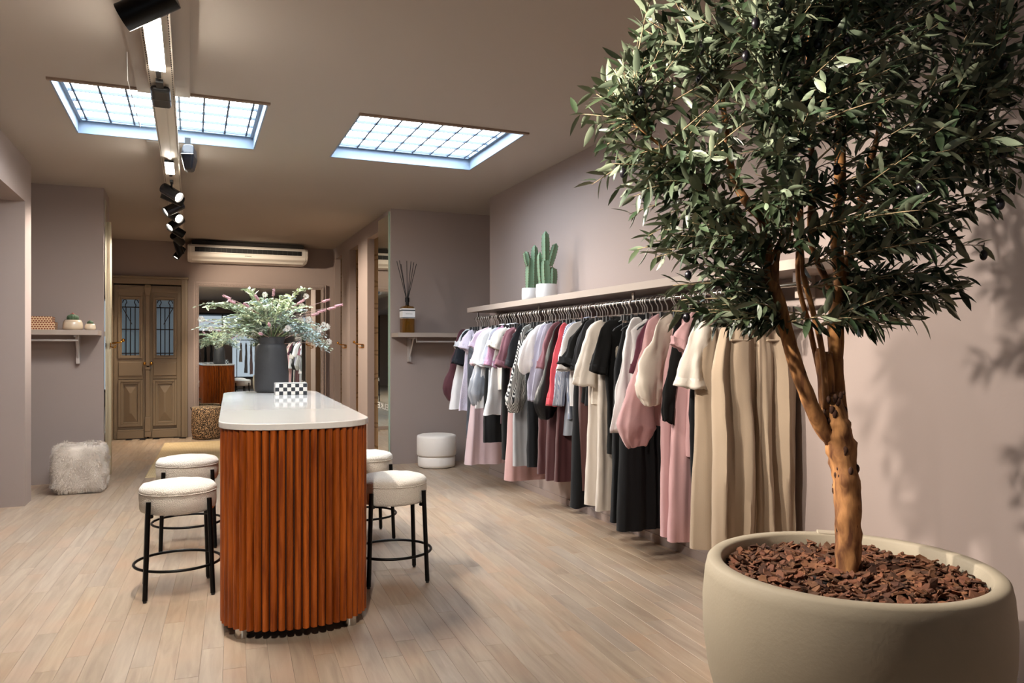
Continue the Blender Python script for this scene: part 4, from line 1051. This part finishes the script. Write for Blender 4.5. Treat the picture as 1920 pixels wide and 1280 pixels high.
def sheet_rings(levels, n, folds, amp, seed, power=1.):
    """closed rings: levels are (z, half width, half depth, fold strength 0-1, x shift)"""
    rings = []
    for z, hw_, hd, fs, xs in levels:
        ring = []
        for j in range(n):
            th = 2 * PI * j / n; c, s = math.cos(th), math.sin(th); x = math.copysign(abs(c) ** .8, c) * hw_
            y = math.copysign(abs(s) ** .7, s) * hd
            f = math.sin(folds * x / max(hw_, .01) * PI * .5 + seed * 2.1 + z * 1.1) * .6 + math.sin(folds * 1.7 * x / max(hw_, .01) * PI * .5 + seed * 5.3 - z * .7) * .35 + math.sin(folds * 3.3 * x / max(hw_, .01) * PI * .5 + seed * 3.7 + z * 1.9) * .18
            xx = x + xs + fs * amp * .22 * math.sin(seed + z * 4)
            if xx > .262: xx = .262 + (xx - .262) * .12
            ring.append((xx, y + f * amp * fs, z))
        rings.append(ring)
    return rings


def sleeve(s, path, m, parent, name='sleeve', amp=.019, seed=1, n=32, flat=.42):
    """path: (x, y, z, radius); s mirrors to the other arm (the arm by the wall is squeezed flat)"""
    q = MB(); sx = 1 if s < 0 else .60; P = [Vector((s * x * sx, y, z)) for x, y, z, r in path]; rr = [p[3] * (1 if s < 0 else .6) for p in path]; D = []; r2 = []
    for i in range(len(P) - 1):
        p0, p1, p2, p3 = P[max(i - 1, 0)], P[i], P[i + 1], P[min(i + 2, len(P) - 1)]
        for t in range(5):
            t /= 5; D.append(.5 * (2 * p1 + (p2 - p0) * t + (2 * p0 - 5 * p1 + 4 * p2 - p3) * t * t + (3 * p1 - p0 - 3 * p2 + p3) * t ** 3)); r2.append(rr[i] + (rr[i + 1] - rr[i]) * t)
    D.append(P[-1]); r2.append(rr[-1]); rings = []; N_ = len(D) - 1; gath = rr[-1] < max(rr) * .7
    for i, p in enumerate(D):
        t = (D[min(i + 1, N_)] - D[max(i - 1, 0)]).normalized(); a = Vector((t.z, 0, -t.x)).normalized(); b = Vector((0, 1, 0)); ring = []; u = i / N_
        for j in range(n):
            th = 2 * PI * j / n; pl = .10 * math.sin(3 * th + seed * 1.3 + u * 2) + .13 * math.sin(5 * th - seed + u * 3.1) * u + (.14 * math.sin(11 * th + seed) * u * u if gath else .07 * math.sin(8 * th + seed) * u)
            k = 1 + pl * min(1, i / 4); f = flat * (.75 + .5 * u)
            ring.append(p + a * math.cos(th) * r2[i] * k + b * math.sin(th) * r2[i] * f * k)
        rings.append(ring)
    rings.append([D[-1] + (v - D[-1]) * .86 + Vector((0, 0, .004)) for v in rings[-1]]); rings.append([v + Vector((0, 0, .05)) for v in rings[-1]])
    q.loft(rings); rough_up(q, amp, 11, seed + s); rough_up(q, amp * .4, 34, seed - s); return q.build(name, m, parent, smooth=True)


SLEEVES = {
    'short': [(.12, 0, -.055, .04), (.175, 0, -.088, .05), (.215, 0, -.15, .062), (.255, 0, -.235, .070)],
    'half': [(.12, 0, -.055, .04), (.175, 0, -.088, .05), (.21, 0, -.17, .060), (.24, 0, -.29, .066), (.265, 0, -.40, .074)],
    'long': [(.12, 0, -.055, .04), (.175, 0, -.088, .05), (.20, 0, -.2, .052), (.235, 0, -.38, .050), (.265, 0, -.54, .046), (.285, 0, -.67, .043)],
    'puff': [(.12, 0, -.055, .04), (.175, 0, -.088, .05), (.235, 0, -.16, .082), (.275, 0, -.26, .10), (.29, 0, -.36, .098), (.28, 0, -.42, .055)],
    'longpuff': [(.12, 0, -.055, .04), (.175, 0, -.088, .05), (.205, 0, -.2, .058), (.235, 0, -.38, .070), (.27, 0, -.55, .088), (.29, 0, -.66, .098), (.29, 0, -.735, .065), (.285, 0, -.78, .042)],
    'bell': [(.12, 0, -.055, .04), (.175, 0, -.088, .05), (.23, 0, -.19, .070), (.275, 0, -.30, .086), (.30, 0, -.37, .105)],
}


def garment(name, cat, label, m, y, length, sl=None, flare=1., folds=4, amp=.028, tw=None, seed=1, collar=None, trim=None, hd=.022, sc=1., wide=1.):
    """anything that hangs on a shoulder hanger"""
    tw = R.uniform(-.10, .10) if tw is None else tw
    hanger(y, False, tw, label)
    z0 = -.012; L_ = length
    lv = [(z0, .055, .012, 0, 0), (z0 - .02, .085, .020, 0, 0), (z0 - .045, .13, .024, .05, 0), (z0 - .075, .182, .028, .1, 0), (z0 - .105, .207 * wide, .030, .15, 0)]
    for i in range(1, 19):
        t = i / 18; zz = z0 - .105 - (L_ - .105) * t; lv.append((zz, (.205 + (.205 * flare - .205) * t) * wide, hd + .012 * t, .2 + .8 * t, .006 * math.sin(seed + t * 3)))
    q = MB().loft(sheet_rings(lv, 72, folds, amp, seed)); rough_up(q, .016, 7, seed, z0 - .05); rough_up(q, .006, 24, seed, z0 - .05)
    g = q.build(name, m, smooth=True, loc=(RX, y, NECK), angle=70); g.rotation_euler = (0, 0, tw); tag(g, label, cat, GR)
    if sl:
        for s in (-1, 1): sleeve(s, SLEEVES[sl] if isinstance(sl, str) else sl, m, g, seed=seed)
    if collar:
        c = MB()
        if collar == 'band': c.loft([[(.062 * math.cos(a), .018 + .020 * math.sin(a) - .018, z0 + .004) for a in [2 * PI * j / 20 for j in range(20)]], [(.058 * math.cos(a), .022 * math.sin(a), z0 + .018) for a in [2 * PI * j / 20 for j in range(20)]], [(.05 * math.cos(a), .017 * math.sin(a), z0 + .008) for a in [2 * PI * j / 20 for j in range(20)]]])
        else:
            for s in (-1, 1): c.loft([[(s * .02, -.028, z0 + .03), (s * .07, -.012, z0 + .02), (s * .085, -.036, z0 - .03), (s * .03, -.044, z0 - .05)], [(s * .02, -.022, z0 + .03), (s * .07, -.006, z0 + .02), (s * .085, -.03, z0 - .03), (s * .03, -.038, z0 - .05)]])
        c.build('collar', trim or m, g, smooth=True)
    if trim:
        zb = z0 - L_; w_ = .205 * flare * wide
        MB().loft(sheet_rings([(zb + .03, w_ * 1.01, hd + .015, 1, .006 * math.sin(seed + 3)), (zb, w_ * 1.015, hd + .016, 1, .006 * math.sin(seed + 3))], 44, folds, amp, seed)).build('hem_band', trim, g, smooth=True)
    return g


def trousers(name, cat, label, m, y, z_hem, waist=.17, thigh=.235, hem=.25, tw=None, seed=1, elastic=False, folds=3, amp=.016, hd=.035, crease=True, pocket=False):
    tw = R.uniform(-.08, .08) if tw is None else tw
    hanger(y, True, tw, label); zt = -.062; zh = z_hem - NECK
    g = empty(name, (RX, y, NECK), tw); tag(g, label, cat, GR)
    for s in (-1, 1):
        lv = []
        for i in range(27):
            t = i / 26; zz = zt + (zh - zt) * t; q = min(1, t / .26); q = q * q * (3 - 2 * q); full = waist + (thigh - waist) * q + (hem - thigh) * max(0, (t - .26) / .74)
            lv.append((zz, full * .515, .022 + (hd - .022) * q + .012 * t, .25 + .75 * min(1, t * 1.6), s * full * .5))
        rings = sheet_rings(lv, 56, folds * .9, amp, seed + s * 1.4)
        if crease: rings = [[(x, yy - .010 * min(1, lv[i][3]) * math.exp(-((x - lv[i][4]) / .02) ** 2) * (1 if yy < 0 else 0), z) for x, yy, z in r] for i, r in enumerate(rings)]
        lg = MB().loft(rings); rough_up(lg, .012, 5, seed, zt - .02); rough_up(lg, .004, 20, seed + s, zt); lg.build('trouser_leg', m, g, smooth=True, angle=70)
    wb = MB(); k = 3 if elastic else 1; rr = []
    for zz, e in ((zt + .004, 0), (zt - .02, .003), (zt - .042, 0)):
        rr.append([((waist + .004 + e) * math.cos(2 * PI * j / 96), (.026 + e) * math.sin(2 * PI * j / 96) * (1 + (.35 * math.sin(j * 2.1) if elastic else 0)), zz) for j in range(96)])
    wb.loft(rr).build('waistband', m, g, smooth=True)
    if pocket:
        for s in (-1, 1): MB().bb(s * .115 - .062, s * .115 + .062, -hd - .004, -hd + .012, zt - .132, zt - .122).build('pocket_welt', m, g, bevel=.003)
    return g


def skirt(name, label, m, y, z_hem, waist=.16, hem=.28, folds=4, amp=.03, seed=1, tw=None):
    tw = R.uniform(-.08, .08) if tw is None else tw
    hanger(y, True, tw, label); zt = -.062; zh = z_hem - NECK; lv = []
    for i in range(14):
        t = i / 13; lv.append((zt + (zh - zt) * t, waist + (hem - waist) * t ** .8, .022 + .05 * t, .15 + .85 * t, 0))
    q = MB().loft(sheet_rings(lv, 72, folds, amp, seed)); rough_up(q, .006, 8, seed); g = q.build(name, m, smooth=True, loc=(RX, y, NECK), angle=70); g.rotation_euler = (0, 0, tw)
    MB().loft([[((waist + .004) * math.cos(2 * PI * j / 40), .027 * math.sin(2 * PI * j / 40), zz) for j in range(40)] for zz in (zt + .004, zt - .035)]).build('waistband', m, g, smooth=True)
    return tag(g, label, 'skirt', GR)


def price_tag(g, x, y, z, w=.035, h=.075, lines=True):
    t = MB().box((x, y, z), (w, .0015, h)).tube([(x, y, z + h / 2), (x + .004, y, z + h / 2 + .05)], .0008, 4).build('price_tag', mat('card_white', '#e9e4da', .7), g)
    if lines:
        l = MB()
        for k, ww in enumerate((.5, .7, .35, .6)): l.box((x - w * .1, y - .0012, z + h * (.25 - .14 * k)), (w * ww * .9, .0006, h * .035))
        l.build('print', mat('grey_ink', '#6d6a66', .7), t)


c_burg = cloth('burgundy', '#4a1d26'); c_navy = cloth('navy', '#12161f', .95, sheen=.05); c_black = cloth('black', '#060607', .95, sheen=.03); c_white = cloth('white', '#e4e2e2'); c_cream = cloth('cream', '#e2d9ce')
c_lilac = cloth('lilac', '#cdbdd0'); c_palep = cloth('pale_pink', '#cdb4ba'); c_satin = cloth('grey_satin', '#8d9199', .3, sheen=0); c_mauve = cloth('mauve', '#7d4f59'); c_blue = cloth('pale_blue', '#c2c9d4')
c_pink = cloth('pink', '#c49a9c'); c_hot = cloth('orchid_knit', '#b98aa6', bump=(90, .8)); c_lav = cloth('lavender_grey', '#a9a6b8'); c_coral = cloth('coral', '#cf4a55'); c_grey = cloth('grey_wool', '#9a9b9e')
c_char = cloth('charcoal', '#1f2024', .95, sheen=.05); c_lace = cloth('ivory_lace', '#e0d8c8', bump=(110, 1.)); c_beige = cloth('oat', '#c9bfb4'); c_khaki = cloth('khaki', '#a18e79'); c_plum = cloth('plum', '#5a2438')
c_dusty = cloth('dusty_pink', '#c4adb1'); c_dn = cloth('ink', '#080a0f', .95, sheen=.03); c_brown = cloth('brown_velvet', '#4c241f', .6, sheen=.7); c_creamsilk = cloth('cream_silk', '#eaded0', .5); c_lw = cloth('lilac_white_lace', '#dcd2e2', bump=(120, .9)); c_wine = cloth('wine', '#461a1e', .6)
st_bw = stripes('black_white_stripe', '#d9d9d6', '#26272b', .010, 0, .5); st_blue = stripes('blue_white_stripe', '#d3d7e2', '#8290b0', .008, 0, .5); st_dk = stripes('dark_pinstripe', '#4c5058', '#3a3d44', .02)

# tops, far to near
G = garment
G('puff_blouse', 'blouse', 'burgundy blouse with gathered puff sleeves, last garment at the far rail end', c_burg, 7.91, .66, 'longpuff', seed=1, wide=1.05)
G('tee_shirt', 't-shirt', 'light grey tee next to the burgundy puff blouse', cloth('light_grey', '#b9babf'), 7.76, .62, 'short', seed=2)
G('tee_shirt', 't-shirt', 'navy tee with loose sleeves near the far rail end', c_navy, 7.75, .62, 'half', seed=3)
G('lace_blouse', 'blouse', 'lilac-white lace top with a scalloped hem near the far rail end', c_lw, 7.64, .86, 'short', seed=4, flare=1.6)
G('tunic', 'blouse', 'plain white tunic hanging lowest among the far tops', c_white, 7.83, .86, None, seed=5, flare=1.75)
G('tee_shirt', 't-shirt', 'lilac tee between the lace top and the pale pink tee', c_lilac, 7.30, .60, 'short', seed=6)
G('tee_shirt', 't-shirt', 'pale pink tee with brown sleeve lining', c_palep, 7.20, .60, 'half', seed=7)
G('puff_blouse', 'blouse', 'shiny grey satin blouse with balloon sleeves', c_satin, 7.14, .60, 'longpuff', seed=8)
G('shirt', 'shirt', 'crisp white shirt hanging behind the orchid knit', c_white, 7.10, .80, 'half', seed=9, collar='shirt', flare=1.5)
G('knit_top', 'sweater', 'narrow orchid pink knit top with long sleeves', c_hot, 6.82, .55, 'half', seed=10, wide=.92)
G('shirt', 'shirt', 'pale blue long shirt between two white ones', c_blue, 6.91, .84, 'half', seed=11, collar='shirt', flare=1.45)
G('shirt', 'shirt', 'white linen shirt with a wide straight hem above the black shorts', c_white, 6.82, .84, 'short', seed=12, collar='shirt', flare=1.75)
G('tee_shirt', 't-shirt', 'cream tee with rolled cuffs beside the mauve tee', c_cream, 6.73, .60, 'short', seed=13)
G('tee_shirt', 't-shirt', 'mauve tee with wide sleeves', c_mauve, 6.52, .62, 'half', seed=14)
G('dress', 'dress', 'slim burgundy dress with dark straps behind the mauve tee', c_burg, 6.74, .92, None, seed=15, wide=.9)
G('tee_shirt', 't-shirt', 'blue-black tee left of the striped blouse', cloth('blueblack', '#14161c', .95, sheen=.05), 6.32, .64, 'half', seed=16)
G('striped_blouse', 'blouse', 'black and white striped blouse with gathered cuffs', st_bw, 6.18, .62, 'longpuff', seed=17)
G('puff_blouse', 'blouse', 'white blouse with round puff sleeves in the rail middle', c_white, 5.89, .62, 'puff', seed=18, wide=1.02)
G('long_sleeve_top', 'sweater', 'lavender grey top with white stitched cuffs, farther of two', c_lav, 5.80, .66, 'long', seed=19, trim=c_white)
G('long_sleeve_top', 'sweater', 'lavender grey top with white stitched cuffs, nearer of two beside the black blouse', c_lav, 5.71, .66, 'long', seed=20, trim=c_white)
G('cardigan', 'sweater', 'mauve brown cardigan peeking between lavender and black tops', c_mauve, 5.58, .60, 'half', seed=21)
G('satin_blouse', 'blouse', 'black blouse with long shiny gathered sleeves', cloth('black_satin', '#0f1013', .4, sheen=0), 5.54, .68, 'longpuff', seed=22)
G('blouse', 'blouse', 'coral red long-sleeved blouse', c_coral, 5.43, .70, 'long', seed=23, wide=1.05)
G('striped_shirt', 'shirt', 'blue and white striped shirt next to the coral blouse', st_blue, 5.32, .76, 'long', seed=24, collar='shirt', wide=1.05)
G('blouse', 'blouse', 'white blouse with frayed sleeves under the black tee sleeve', c_white, 5.23, .66, 'half', seed=25, wide=1.05)
G('tee_shirt', 't-shirt', 'black tee with a stiff boxy sleeve in the rail middle', c_black, 5.06, .62, 'bell', seed=26)
G('jacket', 'jacket', 'charcoal jacket squeezed behind the black boxy tee', c_char, 5.00, .64, 'half', seed=27)
G('shirt', 'shirt', 'ivory shirt with wide half sleeves right of the black boxy tee', c_cream, 4.90, .62, [(.12, 0, -.055, .04), (.175, 0, -.088, .05), (.215, 0, -.2, .062), (.25, 0, -.34, .072), (.28, 0, -.50, .085)], seed=28)
G('coat', 'coat', 'long black coat between the ivory shirt and the oat trousers', c_black, 4.72, .95, 'half', seed=29)
# bare tank with stacked black hanger tips
G('tank_top', 'tank top', 'cream ribbed sleeveless knit in front of the oat trousers', c_lace, 4.73, .72, None, seed=31, wide=.86)
G('shirt', 'shirt', 'long white shirt with a printed cuff behind the pink blouse', c_white, 4.39, .62, [(.12, 0, -.055, .04), (.175, 0, -.088, .05), (.20, 0, -.2, .052), (.235, 0, -.4, .052), (.27, 0, -.6, .048), (.295, 0, -.78, .045)], seed=32)
G('dress', 'dress', 'plum velvet dress between the white shirt and the pink blouse', c_plum, 4.20, .70, 'half', seed=33, wide=.97)
G('puff_blouse', 'blouse', 'dusty rose blouse with huge balloon sleeves', c_pink, 4.18, .70, [(.12, 0, -.055, .04), (.175, 0, -.088, .05), (.21, 0, -.2, .056), (.245, 0, -.40, .078), (.29, 0, -.60, .115), (.31, 0, -.72, .13), (.305, 0, -.80, .085), (.30, 0, -.85, .05)], seed=34)
G('puff_blouse', 'blouse', 'pale cream silk blouse with puffed sleeves over the dusty rose one', c_creamsilk, 4.04, .66, [(.12, 0, -.055, .04), (.175, 0, -.088, .05), (.225, 0, -.2, .075), (.265, 0, -.36, .10), (.285, 0, -.47, .115), (.28, 0, -.54, .075), (.275, 0, -.58, .045)], seed=35)
G('jacket', 'jacket', 'black jacket right of the cream silk blouse', c_black, 3.87, .66, 'long', seed=36)
G('dress', 'dress', 'bright pink dress left of the cream knit top', c_pink, 3.79, .85, 'short', seed=37, wide=.95)
G('knit_top', 'sweater', 'cream knit top with flared short sleeves beside the khaki trousers', c_cream, 3.60, .60, [(.12, 0, -.055, .04), (.175, 0, -.088, .05), (.22, 0, -.2, .07), (.255, 0, -.34, .09), (.275, 0, -.46, .11)], seed=38)
G('coat', 'coat', 'long dark coat hanging behind the khaki trousers against the wall', c_dn, 3.70, 1.22, None, seed=39, wide=1.12, tw=.0)

T = trousers
T('trousers', 'trousers', 'grey pinstripe trousers at the far rail end', st_dk, 7.53, .50, seed=41)
skirt('flared_skirt', 'dusty lilac flared skirt hanging lowest at the far end', c_dusty, 7.44, .25, hem=.30, folds=5, amp=.04, seed=42)
T('jogger_shorts', 'shorts', 'black gathered shorts under the white linen shirt', c_black, 7.05, .52, hem=.25, seed=43, crease=False)
skirt('flared_skirt', 'mauve pink skirt with a slit, hanging behind the black shorts', cloth('mauve_pink', '#b48e8c'), 6.47, .24, hem=.27, seed=44)
T('trousers', 'trousers', 'black straight trousers beside the pale grey wool ones', c_black, 6.58, .42, seed=45)
T('trousers', 'trousers', 'pale grey wool wide trousers', c_grey, 6.27, .40, hem=.27, seed=46)
T('joggers', 'trousers', 'black joggers with gathered ankle cuffs left of the studded jeans', cloth('soft_black', '#0c0c0e', .95, sheen=.05), 6.34, .48, hem=.19, seed=47, crease=False)
T('jeans', 'trousers', 'black jeans with studded hems', c_dn, 6.05, .42, hem=.22, seed=48)
T('trousers', 'trousers', 'wine red trousers, farthest of three', c_wine, 5.75, .40, seed=49)
T('trousers', 'trousers', 'wine red trousers, middle of three', c_wine, 5.62, .38, seed=50)
T('trousers', 'trousers', 'wine red trousers, nearest of three behind the lace hem', c_wine, 5.40, .40, seed=51, hem=.28)
lg_ = skirt('lace_skirt', 'ivory lace layered skirt showing a price tag', c_lace, 5.68, .70, hem=.20, folds=5, amp=.015, seed=52); price_tag(lg_, .12, -.075, -.86, .04, .085, False)
skirt('satin_skirt', 'silver grey satin skirt with a slanted hem beside the lace skirt', c_satin, 5.37, .76, hem=.22, seed=53)
T('trousers', 'trousers', 'black wide long trousers left of the velvet ones', c_dn, 5.14, .25, hem=.28, seed=54)
T('trousers', 'trousers', 'brown velvet trousers squeezed beside the oat ones', c_brown, 5.10, .38, hem=.2, seed=55)
T('trousers', 'trousers', 'oat wide trousers, farther of two', c_beige, 4.95, .30, waist=.17, thigh=.22, hem=.24, seed=56)
T('trousers', 'trousers', 'oat wide trousers, nearer of two beside the cream tank', c_beige, 4.78, .29, waist=.18, thigh=.23, hem=.25, seed=57)
T('trousers', 'trousers', 'ink blue wide trousers, farther of two', c_dn, 4.55, .26, hem=.27, seed=58)
nv = T('trousers', 'trousers', 'ink blue wide trousers with two price tags under the dusty rose blouse', c_dn, 4.46, .22, waist=.18, thigh=.24, hem=.27, seed=59); price_tag(nv, -.19, -.075, -.80, .036, .075); price_tag(nv, -.145, -.078, -.835, .018, .075, False)
T('trousers', 'trousers', 'rose pink wide trousers, farther of two', c_pink, 3.97, .30, hem=.27, seed=60)
T('trousers', 'trousers', 'rose pink wide trousers, nearer of two beside the khaki ones', c_pink, 3.85, .29, waist=.18, hem=.27, seed=61)
T('trousers', 'trousers', 'khaki wide trousers, farther of two', c_khaki, 3.62, .30, waist=.20, thigh=.26, hem=.26, seed=62, amp=.036)
kh = T('trousers', 'trousers', 'khaki elastic waist trousers facing the room at the near rail end', c_khaki, 3.43, .33, waist=.205, thigh=.265, hem=.262, seed=63, elastic=True, amp=.042, hd=.036, tw=-.08, pocket=True, folds=4.2)
MB().lathe([(.001, -.006), (.026, -.005), (.03, 0), (.026, .005), (.001, .006)], 24).build('round_tag', mat('ivory_tag', '#e2d8c6', .5), kh, smooth=True, loc=(.10, -.055, -.075)).rotation_euler = (PI / 2, 0, 0)
# hangers whose clothes cannot be told apart
for y in [3.32 + .06 * k for k in range(76)]:
    if all(abs(y - o.location.y) > .026 for o in COL.objects if o.name.startswith(('clothes_hanger', 'clip_hanger'))): hanger(y, R.random() < .25, R.uniform(-.1, .1))

# ------------------------------------------------------------------ clothes by the shop front, seen in the wall mirror


def front_rack(name, label, x0, x1, y, items, group):
    f = MB().tube([(x0, y, 0), (x0, y, RZ - .03), (x0 + .03, y, RZ), (x1 - .03, y, RZ), (x1, y, RZ - .03), (x1, y, 0)], .013, 10).build(name, BLACK, smooth=True); tag(f, label, 'clothes rack')
    for x in (x0, x1): MB().tube([(x, y - .25, .014), (x, y + .25, .014)], .013, 10).build('foot', BLACK, f, smooth=True)
    for k, fn in enumerate(items):
        before = set(COL.objects); g = fn(); x = x0 + .14 + (x1 - x0 - .28) * k / max(1, len(items) - 1)
        for o in set(COL.objects) - before:
            if o.parent is None: o.location = (x, y, NECK); o.rotation_euler.z += PI / 2; o['group'] = group if o == g else o['group']


front_rack('clothes_rack', 'black clothes rack of light garments by the shop window, seen in the wall mirror', 1.45, 2.75, -1.6, [
    lambda: G('jacket', 'jacket', 'beige jacket on the shop window rack, seen in the mirror', c_beige, 0, .66, 'long', seed=71),
    lambda: G('coat', 'coat', 'long grey coat on the shop window rack', c_grey, 0, 1.05, 'long', seed=72),
    lambda: G('dress', 'dress', 'pale pink long dress on the shop window rack', c_palep, 0, 1.10, 'half', seed=73),
    lambda: G('shirt', 'shirt', 'white long shirt on the shop window rack', c_white, 0, .95, 'long', seed=74),
    lambda: G('coat', 'coat', 'long black coat on the shop window rack', c_black, 0, 1.08, 'long', seed=75),
    lambda: G('dress', 'dress', 'white sleeveless long dress on the shop window rack', c_white, 0, 1.12, None, seed=76),
    lambda: G('coat', 'coat', 'wine red coat on the shop window rack', c_wine, 0, 1.0, 'long', seed=77)], 'clothes on the shop window rack')
front_rack('clothes_rack', 'black clothes rack of dark coats by the shop front, seen in the wall mirror', -.25, .75, -1.3, [
    lambda: G('coat', 'coat', 'tan brown short coat on the dark coat rack', cloth('tan', '#8a5c38'), 0, .75, 'long', seed=81),
    lambda: G('coat', 'coat', 'long black wool coat on the dark coat rack', c_black, 0, 1.15, 'long', seed=82),
    lambda: G('coat', 'coat', 'dark brown coat on the dark coat rack', c_brown, 0, 1.0, 'long', seed=83),
    lambda: G('coat', 'coat', 'ink blue long coat on the dark coat rack', c_dn, 0, 1.12, 'long', seed=84),
    lambda: G('jacket', 'jacket', 'charcoal jacket on the dark coat rack', c_char, 0, .8, 'long', seed=85)], 'clothes on the dark coat rack')
dp = MB().bb(.15, 1.35, -2.62, -2.56, 0, 2.1).build('window_blocker', PAINT, bevel=.004); tag(dp, 'taupe panel added to block part of the bright shop window from the wall mirror', 'panel')  # added panel, cuts the window glare in the wall mirror
MB().bb(.2, 1.3, -2.72, -2.46, 0, .03).build('foot', BLACK, dp)
